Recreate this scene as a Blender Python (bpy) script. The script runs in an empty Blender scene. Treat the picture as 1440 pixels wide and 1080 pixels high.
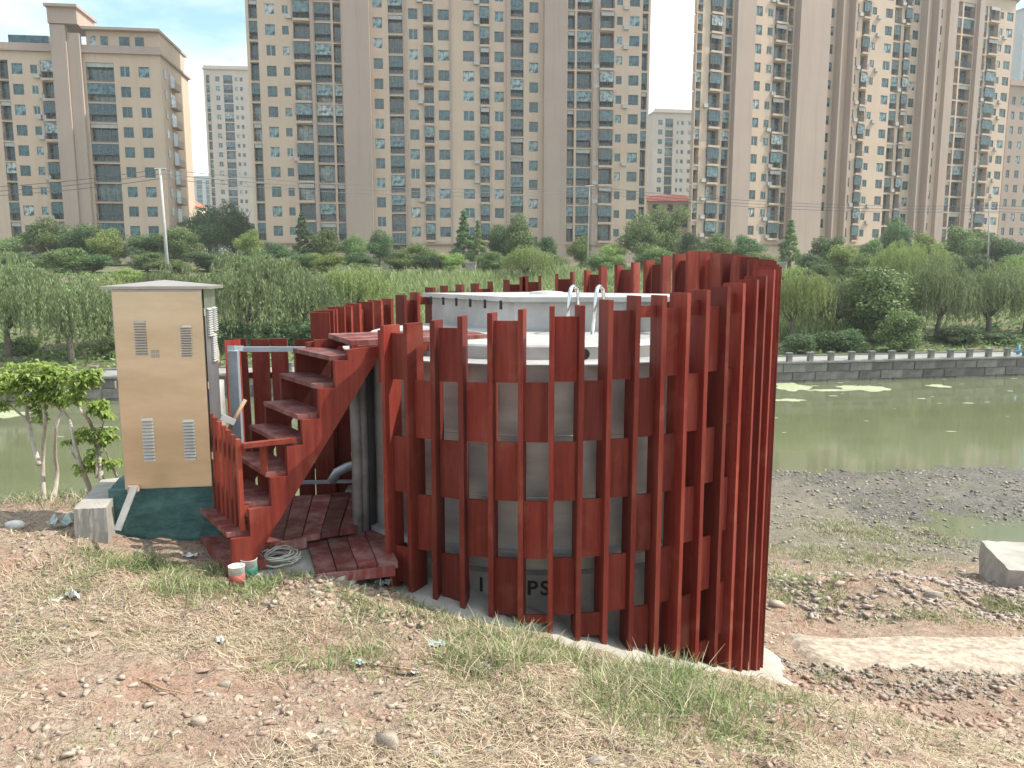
import bpy, math, random
import numpy as np
from mathutils import Vector, Matrix, Euler

random.seed(7); rng = np.random.default_rng(7)
sc = bpy.context.scene
COL = sc.collection

# ------------------------------------------------------------------ camera, world, sun, exposure
F_PX, PITCH = 1100.0, math.radians(8.0)
cam_d = bpy.data.cameras.new('camera'); cam = bpy.data.objects.new('camera', cam_d); COL.objects.link(cam)
cam_d.sensor_width = 36.0; cam_d.lens = 36.0 * F_PX / 1440.0
cam_d.clip_start = 0.1; cam_d.clip_end = 6000
cam.location = (0, 0, 0); cam.rotation_euler = (math.radians(90) - PITCH, 0, 0)
sc.camera = cam

SUN_EL, SUN_AZ = math.radians(52), math.radians(5)      # azimuth measured from +X towards +Y
sv = Vector((math.cos(SUN_EL) * math.cos(SUN_AZ), math.cos(SUN_EL) * math.sin(SUN_AZ), math.sin(SUN_EL)))
sun_d = bpy.data.lights.new('sun', 'SUN'); sun = bpy.data.objects.new('sun', sun_d); COL.objects.link(sun)
sun_d.energy = 5.0; sun_d.angle = math.radians(0.6); sun_d.color = (1.0, 0.93, 0.83)
sun.rotation_euler = sv.to_track_quat('Z', 'Y').to_euler()

world = bpy.data.worlds.new('World'); sc.world = world; world.use_nodes = True
wn, wl = world.node_tree.nodes, world.node_tree.links
wn.clear()
w_out = wn.new('ShaderNodeOutputWorld'); w_bg = wn.new('ShaderNodeBackground')
w_sky = wn.new('ShaderNodeTexSky'); w_sky.sky_type = 'NISHITA'; w_sky.sun_disc = False
w_sky.sun_elevation = SUN_EL; w_sky.sun_rotation = math.radians(90) - SUN_AZ
w_sky.air_density = 1.0; w_sky.dust_density = 2.5; w_sky.ozone_density = 1.0
w_tc = wn.new('ShaderNodeTexCoord')
w_map = wn.new('ShaderNodeMapping'); w_map.inputs['Scale'].default_value = (1.0, 1.0, 2.6)
w_no = wn.new('ShaderNodeTexNoise'); w_no.inputs['Scale'].default_value = 2.3; w_no.inputs['Detail'].default_value = 7
w_no.inputs['Roughness'].default_value = 0.55
w_rp = wn.new('ShaderNodeValToRGB'); w_rp.color_ramp.elements[0].position = 0.40; w_rp.color_ramp.elements[1].position = 0.60
w_mx = wn.new('ShaderNodeMix'); w_mx.data_type = 'RGBA'
w_mx.inputs['B'].default_value = (13.0, 13.6, 13.9, 1)
wl.new(w_tc.outputs['Generated'], w_map.inputs['Vector']); wl.new(w_map.outputs[0], w_no.inputs['Vector'])
wl.new(w_no.outputs['Fac'], w_rp.inputs[0]); wl.new(w_rp.outputs[0], w_mx.inputs['Factor'])
w_gn = wn.new('ShaderNodeMix'); w_gn.data_type = 'RGBA'; w_gn.blend_type = 'MULTIPLY'; w_gn.inputs['Factor'].default_value = 1.0
w_gn.inputs['B'].default_value = (2.3, 2.8, 2.6, 1)
wl.new(w_sky.outputs[0], w_gn.inputs['A']); wl.new(w_gn.outputs['Result'], w_mx.inputs['A']); wl.new(w_mx.outputs['Result'], w_bg.inputs['Color'])
w_bg.inputs['Strength'].default_value = 0.085
wl.new(w_bg.outputs[0], w_out.inputs[0])

sc.view_settings.view_transform = 'Standard'; sc.view_settings.look = 'None'
sc.view_settings.exposure = 0.42; sc.view_settings.gamma = 1.0; sc.view_settings.use_curve_mapping = False
sc.cycles.max_bounces = 6; sc.cycles.diffuse_bounces = 3; sc.cycles.glossy_bounces = 3
sc.cycles.transmission_bounces = 3; sc.cycles.volume_bounces = 1; sc.cycles.transparent_max_bounces = 6
sc.cycles.caustics_reflective = False; sc.cycles.caustics_refractive = False

# ------------------------------------------------------------------ survey helpers: sight line of a photo point at a known distance
CT, ST = math.cos(PITCH), math.sin(PITCH)
def ray(px, py):
    u = (px - 720) / F_PX; v = (py - 540) / F_PX
    return Vector((u, CT - v * ST, -ST - v * CT))
def at(px, py, y):
    d = ray(px, py); return d * (y / d.y)
def onz(px, py, z):
    d = ray(px, py); return d * (z / d.z)

# ------------------------------------------------------------------ numpy noise
def _h(i, j, s):
    n = (i * 374761393 + j * 668265263 + s * 974634777) & 0xffffffff
    n = ((n ^ (n >> 13)) * 1274126177) & 0xffffffff
    return ((n ^ (n >> 16)) & 0xffff) / 65535.0
def vnoise(x, y, s=0):
    x = np.asarray(x, float); y = np.asarray(y, float)
    i = np.floor(x).astype(np.int64); j = np.floor(y).astype(np.int64)
    fx = x - i; fy = y - j; fx = fx * fx * (3 - 2 * fx); fy = fy * fy * (3 - 2 * fy)
    return ((_h(i, j, s) * (1 - fx) + _h(i + 1, j, s) * fx) * (1 - fy) + (_h(i, j + 1, s) * (1 - fx) + _h(i + 1, j + 1, s) * fx) * fy) * 2 - 1
def fbm(x, y, o=4, s=0):
    a, t = 1.0, 0.0
    for k in range(o):
        t = t + a * vnoise(x * 2 ** k + 13.7 * k, y * 2 ** k - 7.1 * k, s + k); a *= 0.5
    return t

# ------------------------------------------------------------------ materials
def new_mat(name):
    m = bpy.data.materials.new(name); m.use_nodes = True
    nt = m.node_tree; nt.nodes.clear()
    out = nt.nodes.new('ShaderNodeOutputMaterial'); b = nt.nodes.new('ShaderNodeBsdfPrincipled')
    nt.links.new(b.outputs[0], out.inputs[0])
    return m, nt, b, out
def mixc(nt, fac, a, b):
    n = nt.nodes.new('ShaderNodeMix'); n.data_type = 'RGBA'
    for key, v in (('Factor', fac), ('A', a), ('B', b)):
        if isinstance(v, (int, float)): n.inputs[key].default_value = v
        elif isinstance(v, tuple): n.inputs[key].default_value = (*v, 1) if len(v) == 3 else v
        else: nt.links.new(v, n.inputs[key])
    return n.outputs['Result']
def noise(nt, scale, detail=4, rough=0.6, vec=None, stretch=None):
    n = nt.nodes.new('ShaderNodeTexNoise'); n.inputs['Scale'].default_value = scale
    n.inputs['Detail'].default_value = detail; n.inputs['Roughness'].default_value = rough
    if vec is None:
        tc = nt.nodes.new('ShaderNodeTexCoord'); vec = tc.outputs['Object']
    if stretch:
        mp = nt.nodes.new('ShaderNodeMapping'); mp.inputs['Scale'].default_value = stretch
        nt.links.new(vec, mp.inputs['Vector']); vec = mp.outputs[0]
    nt.links.new(vec, n.inputs['Vector'])
    return n.outputs['Fac']
def ramp(nt, fac, p0, p1, c0=(0, 0, 0), c1=(1, 1, 1)):
    r = nt.nodes.new('ShaderNodeValToRGB'); e = r.color_ramp.elements
    e[0].position, e[1].position = p0, p1; e[0].color = (*c0, 1); e[1].color = (*c1, 1)
    nt.links.new(fac, r.inputs[0]); return r.outputs[0]
def bump(nt, b, h, strength=0.3, dist=0.02):
    n = nt.nodes.new('ShaderNodeBump'); n.inputs['Strength'].default_value = strength; n.inputs['Distance'].default_value = dist
    nt.links.new(h, n.inputs['Height']); nt.links.new(n.outputs[0], b.inputs['Normal'])
def obj_rand(nt):
    return nt.nodes.new('ShaderNodeObjectInfo').outputs['Random']
def world_pos(nt):
    g = nt.nodes.new('ShaderNodeNewGeometry'); return g.outputs['Position']
def simple(name, c0, c1=None, rough=0.7, metal=0.0, scale=3.0, stretch=None, bs=0.0, bd=0.01, spec=0.5, lo=0.35, hi=0.65, rnd=0.0):
    m, nt, b, out = new_mat(name)
    c1 = c1 or tuple(min(1, v * 1.25) for v in c0)
    f = noise(nt, scale, 5, 0.62, stretch=stretch)
    c = mixc(nt, ramp(nt, f, lo, hi), c0, c1)
    if rnd:
        hsv = nt.nodes.new('ShaderNodeHueSaturation')
        mr = nt.nodes.new('ShaderNodeMapRange'); mr.inputs['To Min'].default_value = 1 - rnd; mr.inputs['To Max'].default_value = 1 + rnd
        nt.links.new(obj_rand(nt), mr.inputs['Value']); nt.links.new(mr.outputs[0], hsv.inputs['Value'])
        nt.links.new(c, hsv.inputs['Color']); c = hsv.outputs[0]
    nt.links.new(c, b.inputs['Base Color'])
    b.inputs['Roughness'].default_value = rough; b.inputs['Metallic'].default_value = metal
    b.inputs['Specular IOR Level'].default_value = spec
    if bs: bump(nt, b, f, bs, bd)
    return m

def red_wood(name, c0, c1, worn, wornamt=0.25):
    m, nt, b, out = new_mat(name)
    tc = nt.nodes.new('ShaderNodeTexCoord')
    rnd = obj_rand(nt)
    ad = nt.nodes.new('ShaderNodeVectorMath'); ad.operation = 'ADD'
    cmb = nt.nodes.new('ShaderNodeCombineXYZ'); ml = nt.nodes.new('ShaderNodeMath'); ml.operation = 'MULTIPLY'; ml.inputs[1].default_value = 37.0
    nt.links.new(rnd, ml.inputs[0])
    for i in range(3): nt.links.new(ml.outputs[0], cmb.inputs[i])
    nt.links.new(tc.outputs['Object'], ad.inputs[0]); nt.links.new(cmb.outputs[0], ad.inputs[1])
    grain = noise(nt, 1.0, 5, 0.65, vec=ad.outputs[0], stretch=(34, 34, 1.6))
    blot = noise(nt, 2.6, 4, 0.6, vec=ad.outputs[0])
    c = mixc(nt, ramp(nt, grain, 0.3, 0.7), c0, c1)
    c = mixc(nt, ramp(nt, blot, 0.55, 0.85), c, worn)
    dust = noise(nt, 1.1, 6, 0.7, vec=ad.outputs[0], stretch=(6, 6, 1.2))
    dm = nt.nodes.new('ShaderNodeMath'); dm.operation = 'MULTIPLY'; dm.inputs[1].default_value = wornamt
    nt.links.new(ramp(nt, dust, 0.45, 0.75), dm.inputs[0])
    c = mixc(nt, dm.outputs[0], c, worn)
    hsv = nt.nodes.new('ShaderNodeHueSaturation'); mr = nt.nodes.new('ShaderNodeMapRange')
    mr.inputs['To Min'].default_value = 0.68; mr.inputs['To Max'].default_value = 1.35
    nt.links.new(rnd, mr.inputs['Value']); nt.links.new(mr.outputs[0], hsv.inputs['Value'])
    nt.links.new(c, hsv.inputs['Color']); nt.links.new(hsv.outputs[0], b.inputs['Base Color'])
    b.inputs['Roughness'].default_value = 0.55; b.inputs['Specular IOR Level'].default_value = 0.22
    bump(nt, b, grain, 0.25, 0.004)
    return m

def leaf_mat(name, dark, light, trans=0.35, rnd=0.25):
    m, nt, b, out = new_mat(name)
    at_ = nt.nodes.new('ShaderNodeAttribute'); at_.attribute_name = 'tint'
    c = mixc(nt, at_.outputs['Fac'], dark, light)
    if rnd:
        hsv = nt.nodes.new('ShaderNodeHueSaturation'); mr = nt.nodes.new('ShaderNodeMapRange')
        mr.inputs['To Min'].default_value = 1 - rnd; mr.inputs['To Max'].default_value = 1 + rnd
        r = obj_rand(nt); nt.links.new(r, mr.inputs['Value']); nt.links.new(mr.outputs[0], hsv.inputs['Value'])
        mh = nt.nodes.new('ShaderNodeMapRange'); mh.inputs['To Min'].default_value = 0.485; mh.inputs['To Max'].default_value = 0.515
        nt.links.new(r, mh.inputs['Value']); nt.links.new(mh.outputs[0], hsv.inputs['Hue'])
        nt.links.new(c, hsv.inputs['Color']); c = hsv.outputs[0]
    b.inputs['Roughness'].default_value = 0.55; b.inputs['Specular IOR Level'].default_value = 0.3
    nt.links.new(c, b.inputs['Base Color'])
    tr = nt.nodes.new('ShaderNodeBsdfTranslucent'); nt.links.new(c, tr.inputs['Color'])
    ms = nt.nodes.new('ShaderNodeMixShader'); ms.inputs[0].default_value = trans
    nt.links.new(b.outputs[0], ms.inputs[1]); nt.links.new(tr.outputs[0], ms.inputs[2])
    nt.links.new(ms.outputs[0], out.inputs[0])
    return m

M = {}
M['red'] = red_wood('red_wood', (0.12, 0.014, 0.010), (0.215, 0.034, 0.021), (0.28, 0.09, 0.06), 0.4)
M['red_deck'] = red_wood('red_deck_wood', (0.12, 0.026, 0.022), (0.19, 0.048, 0.04), (0.34, 0.21, 0.19), 0.9)  # worn blend raised; it also paints in the sunlit paleness of tread tops
M['red_bright'] = red_wood('red_fresh_wood', (0.19, 0.028, 0.018), (0.26, 0.045, 0.026), (0.3, 0.10, 0.06), 0.3)
M['steel'] = simple('brushed_steel', (0.46, 0.44, 0.41), (0.60, 0.585, 0.555), 0.45, 0.3, 1.2, (1, 1, 6), 0.05, 0.01)
M['steel_lid'] = simple('painted_steel', (0.38, 0.375, 0.36), (0.56, 0.55, 0.53), 0.45, 0.25, 2.0, None, 0.05, 0.01)
M['chrome'] = simple('polished_tube', (0.6, 0.6, 0.6), (0.7, 0.7, 0.7), 0.18, 1.0)
M['galv'] = simple('galvanised_steel', (0.36, 0.42, 0.48), (0.5, 0.56, 0.62), 0.45, 0.5, 5)
M['pipe_grey'] = simple('weathered_pipe', (0.2, 0.19, 0.18), (0.34, 0.33, 0.31), 0.6, 0.1, 6)
M['cab'] = simple('cabinet_steel', (0.56, 0.45, 0.31), (0.72, 0.59, 0.43), 0.33, 0.88, 1.3, (0.8, 1, 2.6), 0.05, 0.01)
M['cab_roof'] = simple('cabinet_roof_steel', (0.30, 0.27, 0.23), (0.42, 0.39, 0.34), 0.4, 0.5, 2)
M['cab_side'] = simple('cabinet_side_steel', (0.40, 0.39, 0.40), (0.55, 0.54, 0.54), 0.3, 0.8, 2)
M['louvre'] = simple('louvre_metal', (0.36, 0.33, 0.29), (0.46, 0.43, 0.38), 0.35, 0.6, 4)
M['black'] = simple('black_rubber', (0.012, 0.012, 0.012), (0.02, 0.02, 0.02), 0.6)
M['dark'] = simple('dark_interior', (0.03, 0.03, 0.035), (0.045, 0.045, 0.05), 0.8)
M['teal_paint'] = simple('green_painted_concrete', (0.035, 0.095, 0.092), (0.075, 0.165, 0.15), 0.85, 0, 7, (1, 1, 2), 0.9, 0.03)
M['concrete'] = simple('grey_concrete', (0.27, 0.25, 0.22), (0.39, 0.365, 0.325), 0.85, 0, 3.5, None, 0.5, 0.02)
M['conc_pale'] = simple('pale_concrete', (0.27, 0.25, 0.215), (0.40, 0.37, 0.325), 0.85, 0, 2.5, None, 0.6, 0.03)
M['rock_tan'] = simple('tan_rock', (0.30, 0.235, 0.18), (0.54, 0.455, 0.365), 0.85, 0, 9, None, 0.6, 0.01, rnd=0.25)
M['rock_red'] = simple('reddish_rock', (0.29, 0.19, 0.145), (0.46, 0.33, 0.26), 0.85, 0, 9, None, 0.6, 0.01, rnd=0.2)
M['rock_grey'] = simple('grey_rock', (0.21, 0.18, 0.145), (0.40, 0.355, 0.30), 0.85, 0, 9, None, 0.6, 0.01, rnd=0.2)
M['plastic_white'] = simple('white_plastic', (0.45, 0.44, 0.41), (0.74, 0.73, 0.70), 0.5, 0, 12)
M['plastic_teal'] = simple('pale_teal_plastic', (0.36, 0.44, 0.41), (0.50, 0.56, 0.53), 0.6)
M['rope'] = simple('dirty_cord', (0.42, 0.39, 0.34), (0.58, 0.54, 0.48), 0.8, 0, 20)
M['red_plastic'] = simple('red_label', (0.33, 0.06, 0.05), (0.48, 0.16, 0.14), 0.6, 0, 14)
M['green_plastic'] = simple('green_label', (0.02, 0.13, 0.09), (0.03, 0.18, 0.12), 0.5)
M['wood_raw'] = simple('raw_wood', (0.30, 0.19, 0.11), (0.42, 0.28, 0.17), 0.7, 0, 5, (20, 20, 1))
M['bark'] = simple('tree_bark', (0.10, 0.08, 0.06), (0.18, 0.15, 0.12), 0.9, 0, 5, (6, 6, 1), 0.5, 0.03)
M['bark_pale'] = simple('pale_bark', (0.36, 0.31, 0.25), (0.52, 0.47, 0.39), 0.8, 0, 14, (3, 3, 1), 0.3, 0.004)
M['blue'] = simple('blue_paint', (0.03, 0.2, 0.32), (0.05, 0.27, 0.4), 0.5)
M['tan_board'] = simple('tan_board', (0.40, 0.31, 0.17), (0.5, 0.39, 0.23), 0.7)
M['wall_stone'] = simple('embankment_stone', (0.095, 0.092, 0.085), (0.19, 0.18, 0.16), 0.9, 0, 1.4, None, 0.6, 0.05, rnd=0.3)
M['post_stone'] = simple('balustrade_stone', (0.17, 0.17, 0.155), (0.27, 0.26, 0.24), 0.9, 0, 3)
M['path_conc'] = simple('promenade_concrete', (0.21, 0.205, 0.19), (0.30, 0.29, 0.27), 0.9, 0, 0.8)
M['algae'] = simple('pale_algae', (0.22, 0.26, 0.14), (0.36, 0.39, 0.25), 0.8, 0, 3, None, 0.4, 0.02)
M['roof_tile'] = simple('red_roof_tile', (0.50, 0.10, 0.06), (0.60, 0.16, 0.10), 0.8, 0, 2)
M['pole'] = simple('weathered_pole', (0.36, 0.36, 0.34), (0.46, 0.45, 0.43), 0.7, 0, 2)
M['wire'] = simple('wire_sheath', (0.10, 0.10, 0.11), (0.13, 0.13, 0.14), 0.6)
# buildings
def wall_mat(name, c0, c1):
    m, nt, b, out = new_mat(name)
    big = noise(nt, 0.12, 4, 0.6)
    st = noise(nt, 1.0, 5, 0.7, stretch=(1.1, 1.1, 0.05))
    c = mixc(nt, ramp(nt, big, 0.3, 0.7), c0, c1)
    mm = nt.nodes.new('ShaderNodeMath'); mm.operation = 'MULTIPLY'; mm.inputs[1].default_value = 0.55
    nt.links.new(ramp(nt, st, 0.5, 0.8), mm.inputs[0])
    c = mixc(nt, mm.outputs[0], c, tuple(v * 0.72 for v in c0))
    nt.links.new(c, b.inputs['Base Color']); b.inputs['Roughness'].default_value = 0.9
    b.inputs['Specular IOR Level'].default_value = 0.2
    return m
M['b_tan'] = wall_mat('tan_render', (0.51, 0.385, 0.295), (0.57, 0.44, 0.345))
M['b_pink'] = wall_mat('pinkish_render', (0.38, 0.295, 0.25), (0.42, 0.33, 0.28))
M['b_brown'] = wall_mat('brown_render', (0.26, 0.19, 0.15), (0.31, 0.23, 0.18))
M['b_pale'] = wall_mat('pale_render', (0.50, 0.42, 0.36), (0.56, 0.47, 0.41))
M['b_cream'] = wall_mat('cream_render', (0.62, 0.52, 0.40), (0.66, 0.56, 0.44))
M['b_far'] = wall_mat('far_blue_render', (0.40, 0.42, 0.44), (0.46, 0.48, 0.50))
def glass_mat(name, c0, c1, c2, rough=0.12):
    m, nt, b, out = new_mat(name)
    r = obj_rand(nt)
    rp = nt.nodes.new('ShaderNodeValToRGB'); e = rp.color_ramp.elements
    e[0].position = 0.0; e[0].color = (*c0, 1); e[1].position = 1.0; e[1].color = (*c2, 1)
    k = e.new(0.55); k.color = (*c1, 1); k = e.new(0.86); k.color = (*c2, 1); e[-1].color = (0.50, 0.54, 0.52, 1); rp.color_ramp.interpolation = 'CONSTANT' if False else 'LINEAR'  # pale end: white curtains, plus reflections off open casements put into the colour
    nt.links.new(r, rp.inputs[0])
    f = noise(nt, 1.6, 3, 0.5)
    c = mixc(nt, ramp(nt, f, 0.4, 0.62), rp.outputs[0], tuple(v * 0.45 for v in c0))
    nt.links.new(c, b.inputs['Base Color']); b.inputs['Roughness'].default_value = rough
    b.inputs['Specular IOR Level'].default_value = 0.8
    return m
M['glass'] = glass_mat('window_glass', (0.012, 0.05, 0.06), (0.03, 0.12, 0.14), (0.22, 0.36, 0.37))  # bright teal end carries painted reflection in the pane colour
M['glass_dark'] = glass_mat('shaded_glass', (0.012, 0.035, 0.045), (0.03, 0.075, 0.09), (0.16, 0.22, 0.21))  # darker copy of the window glass, shade put into its colour
M['frame'] = simple('window_frame', (0.10, 0.15, 0.15), (0.15, 0.20, 0.20), 0.5)
M['frame_pale'] = simple('pale_window_frame', (0.42, 0.44, 0.44), (0.5, 0.52, 0.52), 0.5)
M['rail'] = simple('balcony_rail', (0.07, 0.075, 0.08), (0.1, 0.11, 0.11), 0.6)
M['ac'] = simple('air_conditioner_metal', (0.34, 0.33, 0.31), (0.45, 0.44, 0.42), 0.6)
# leaves
M['leaf_dark'] = leaf_mat('broadleaf_dark', (0.055, 0.10, 0.042), (0.16, 0.25, 0.10))
M['leaf_mid'] = leaf_mat('broadleaf_mid', (0.085, 0.14, 0.05), (0.26, 0.35, 0.13))
M['leaf_light'] = leaf_mat('broadleaf_light', (0.14, 0.21, 0.05), (0.38, 0.48, 0.15))
M['leaf_willow'] = leaf_mat('willow_leaves', (0.10, 0.14, 0.06), (0.30, 0.36, 0.17))
M['leaf_willow_light'] = leaf_mat('light_willow_leaves', (0.16, 0.22, 0.07), (0.38, 0.45, 0.17))
M['leaf_sapling'] = leaf_mat('sapling_leaves', (0.20, 0.30, 0.06), (0.44, 0.54, 0.17), 0.45, 0)
M['reed'] = leaf_mat('reed_leaves', (0.15, 0.21, 0.08), (0.38, 0.45, 0.20), 0.3, 0)
M['grass'] = leaf_mat('green_grass', (0.12, 0.18, 0.06), (0.33, 0.40, 0.17), 0.3, 0)
M['straw'] = leaf_mat('dry_straw', (0.22, 0.165, 0.105), (0.64, 0.54, 0.39), 0.15, 0)

# ------------------------------------------------------------------ mesh builder
def link(o, parent=None):
    COL.objects.link(o)
    if parent is not None: o.parent = parent
    return o
def tag(o, label=None, cat=None, group=None, kind=None):
    if label: o['label'] = label
    if cat: o['category'] = cat
    if group: o['group'] = group
    if kind: o['kind'] = kind
    return o
def empty(name, loc, label, cat, group=None, rz=0.0):
    o = bpy.data.objects.new(name, None); COL.objects.link(o)
    o.location = loc; o.rotation_euler = (0, 0, rz); o.empty_display_size = 0.2
    return tag(o, label, cat, group)

class MB:
    def __init__(s): s.v = []; s.f = []; s.m = []
    def add(s, vs, fs, mi=0):
        n = len(s.v); s.v.extend([tuple(v) for v in vs])
        for q in fs: s.f.append([n + i for i in q]); s.m.append(mi)
        return s
    def obox(s, o, a, b, c, mi=0):
        o, a, b, c = Vector(o), Vector(a), Vector(b), Vector(c)
        vs = [o, o + a, o + a + b, o + b, o + c, o + a + c, o + a + b + c, o + b + c]
        fs = [(0, 3, 2, 1), (4, 5, 6, 7), (0, 1, 5, 4), (1, 2, 6, 5), (2, 3, 7, 6), (3, 0, 4, 7)]
        if a.cross(b).dot(c) < 0: fs = [tuple(reversed(q)) for q in fs]
        return s.add(vs, fs, mi)
    def box(s, x0, x1, y0, y1, z0, z1, mi=0):
        return s.obox((x0, y0, z0), (x1 - x0, 0, 0), (0, y1 - y0, 0), (0, 0, z1 - z0), mi)
    def beam(s, p0, p1, w, h, up=(0, 0, 1), mi=0):
        p0, p1 = Vector(p0), Vector(p1); d = p1 - p0; t = d.normalized(); u = Vector(up)
        r = t.cross(u)
        if r.length < 1e-4: r = t.cross(Vector((1, 0, 0)))
        r.normalize(); u = r.cross(t).normalized()
        return s.obox(p0 - r * w / 2 - u * h / 2, d, r * w, u * h, mi)
    def tube(s, pts, rad, seg=8, mi=0, caps=True):
        pts = [Vector(p) for p in pts]; n = len(pts)
        if not isinstance(rad, (list, tuple)): rad = [rad] * n
        base = len(s.v); prev = None
        for i, p in enumerate(pts):
            t = (pts[min(i + 1, n - 1)] - pts[max(i - 1, 0)]).normalized()
            r = (prev - t * prev.dot(t)) if prev is not None else t.orthogonal()
            if r.length < 1e-6: r = t.orthogonal()
            r.normalize(); prev = r; q = t.cross(r)
            for k in range(seg):
                a = 2 * math.pi * k / seg
                s.v.append(tuple(p + (r * math.cos(a) + q * math.sin(a)) * rad[i]))
        for i in range(n - 1):
            for k in range(seg):
                a, b = base + i * seg + k, base + i * seg + (k + 1) % seg
                s.f.append([a, b, b + seg, a + seg]); s.m.append(mi)
        if caps:
            s.f.append([base + k for k in range(seg)][::-1]); s.m.append(mi)
            s.f.append([base + (n - 1) * seg + k for k in range(seg)]); s.m.append(mi)
        return s
    def prism(s, poly, z0, z1, mi=0):
        n = len(poly)
        vs = [(x, y, z0) for x, y in poly] + [(x, y, z1) for x, y in poly]
        fs = [tuple(range(n))[::-1], tuple(range(n, 2 * n))] + [(i, (i + 1) % n, n + (i + 1) % n, n + i) for i in range(n)]
        return s.add(vs, fs, mi)
    def lathe(s, prof, seg=32, c=(0, 0), mi=0):
        base = len(s.v); n = len(prof)
        for r, z in prof:
            for k in range(seg):
                a = 2 * math.pi * k / seg; s.v.append((c[0] + r * math.cos(a), c[1] + r * math.sin(a), z))
        for i in range(n - 1):
            for k in range(seg):
                a, b = base + i * seg + k, base + i * seg + (k + 1) % seg
                s.f.append([a, b, b + seg, a + seg]); s.m.append(mi)
        return s
    def mesh(s, name, mats, off=(0, 0, 0), smooth=False):
        me = bpy.data.meshes.new(name)
        ox, oy, oz = off
        me.from_pydata([(x - ox, y - oy, z - oz) for x, y, z in s.v], [], s.f)
        for m in mats: me.materials.append(m)
        if len(mats) > 1: me.polygons.foreach_set('material_index', s.m)
        if smooth: me.polygons.foreach_set('use_smooth', [True] * len(s.f))
        me.update(); return me
    def build(s, name, mats, parent=None, smooth=False, local=False):
        if not isinstance(mats, (list, tuple)): mats = [mats]
        off = (0, 0, 0) if (parent is None or local) else tuple(parent.matrix_basis.translation)
        if parent is not None and not local and parent.parent is not None:
            off = tuple(Vector(off) + parent.parent.matrix_basis.translation)
        me = s.mesh(name, mats, off, smooth)
        return link(bpy.data.objects.new(name, me), parent)

def np_mesh(name, verts, faces, mats, tint=None, smooth=False):
    """verts (n,3), faces (m,k) -> mesh quickly"""
    me = bpy.data.meshes.new(name); m, k = faces.shape
    me.vertices.add(len(verts)); me.vertices.foreach_set('co', np.ascontiguousarray(verts, dtype=np.float32).ravel())
    me.loops.add(m * k); me.loops.foreach_set('vertex_index', np.ascontiguousarray(faces, dtype=np.int32).ravel())
    me.polygons.add(m); me.polygons.foreach_set('loop_start', np.arange(0, m * k, k, dtype=np.int32))
    me.polygons.foreach_set('loop_total', np.full(m, k, dtype=np.int32))
    if smooth: me.polygons.foreach_set('use_smooth', np.ones(m, dtype=bool))
    for mt in mats: me.materials.append(mt)
    me.update(calc_edges=True)
    if tint is not None:
        a = me.attributes.new('tint', 'FLOAT', 'FACE'); a.data.foreach_set('value', np.ascontiguousarray(tint, dtype=np.float32))
    return me
def quads(c, u, v):
    """leaf quads: centres c, half axes u, v (n,3)"""
    n = len(c); vs = np.empty((n, 4, 3))
    vs[:, 0] = c - u; vs[:, 1] = c - v * 0.9 + u * 0.1; vs[:, 2] = c + u; vs[:, 3] = c + v * 0.9 + u * 0.1
    return vs.reshape(-1, 3), np.arange(n * 4).reshape(n, 4)
def rdir(n):
    a = rng.normal(size=(n, 3)); return a / np.linalg.norm(a, axis=1, keepdims=True)

# ------------------------------------------------------------------ terrain
CX, CY = 0.288, 7.88
WATER = -6.0
ctrl = [(0,0,-1.6),(-3,0,-1.5),(3,0,-2.0),(0,3.2,-2.17),(-2.2,3.1,-2.02),(3.12,4.4,-2.98),(-4,4.2,-2.0),(-2.95,5.95,-2.14),(-3.3,5.75,-2.0),(-3.9,6.2,-2.06),
 (-4.65,7.4,-2.23),(-4.09,7.4,-2.2),(-7,7,-2.4),(-7,3,-1.9),(2.81,6,-3.5),(4.92,8.8,-4.4),(3.6,7.6,-4.2),(5.56,11,-4.62),(3.4,9.6,-4.45),
 (-0.98,6.06,-2.53),(-0.73,5.91,-2.53),(-0.44,5.78,-2.57),(-0.11,5.70,-2.65),(0.33,5.66,-2.74),(0.71,5.70,-2.86),(1.12,5.82,-3.02),
 (1.48,6.01,-3.18),(1.82,6.27,-3.38),(2.25,6.85,-3.7),(2.45,7.14,-3.85),(1.2,4.9,-2.72),(0,4.6,-2.43),(-1.2,4.8,-2.32),(2.2,5.2,-3.08),
 (-1.9,6.2,-2.30),(-1.5,5.55,-2.27),(-2.1,5.5,-2.26),(-1.15,5.6,-2.36),(-2.5,8,-2.4),(-1.2,8.6,-2.7),(-2,10.4,-4.),(0,11.4,-4.5),(2.5,11,-4.6),(-4.5,8.9,-3.3),(-5,10.5,-4.8),(-5,13,-6.3),
 (-9,9,-3.8),(-9,13,-6.4),(0,14,-5.6),(0,17,-6.2),(4,13,-5.05),(15,12,-5.1),(12,8,-4.5),(8,6.5,-4.15),(6,4.6,-3.6),(4.5,6.8,-4.1),(8,1,-3.0),(10,9.5,-4.55),(7.5,9,-4.45),
 (6.5,11.3,-4.75),(9,13,-5.1),(10.9,16,-5.975),(10.2,20.7,-5.97),(7,17,-5.72),(5.5,15,-5.4),(4.5,20,-5.93),(13,19,-5.985),(16,16,-5.985),(16,22,-5.985),(22,19,-5.98),
 (10.6,23.4,-6.0),(6,23.4,-6.0),(15,24.4,-6.03),(10.6,25.5,-6.3),(16,26.5,-6.3),(0,22,-6.6),(-5,20,-7),(20,28,-6.5),(10,28,-6.6),(20,10,-4.8),(20,4,-3.6),(-5,-4,-1.0),(5,-4,-1.4),(0,27,-6.9),(28,20,-6.0)]
_c = np.array(ctrl, float)
def _U(r2): return np.where(r2 > 1e-9, 0.5 * r2 * np.log(np.maximum(r2, 1e-9)), 0)
_n = len(_c); _K = _U(((_c[:, None, :2] - _c[None, :, :2]) ** 2).sum(-1)) + np.eye(_n) * 0.02
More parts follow.
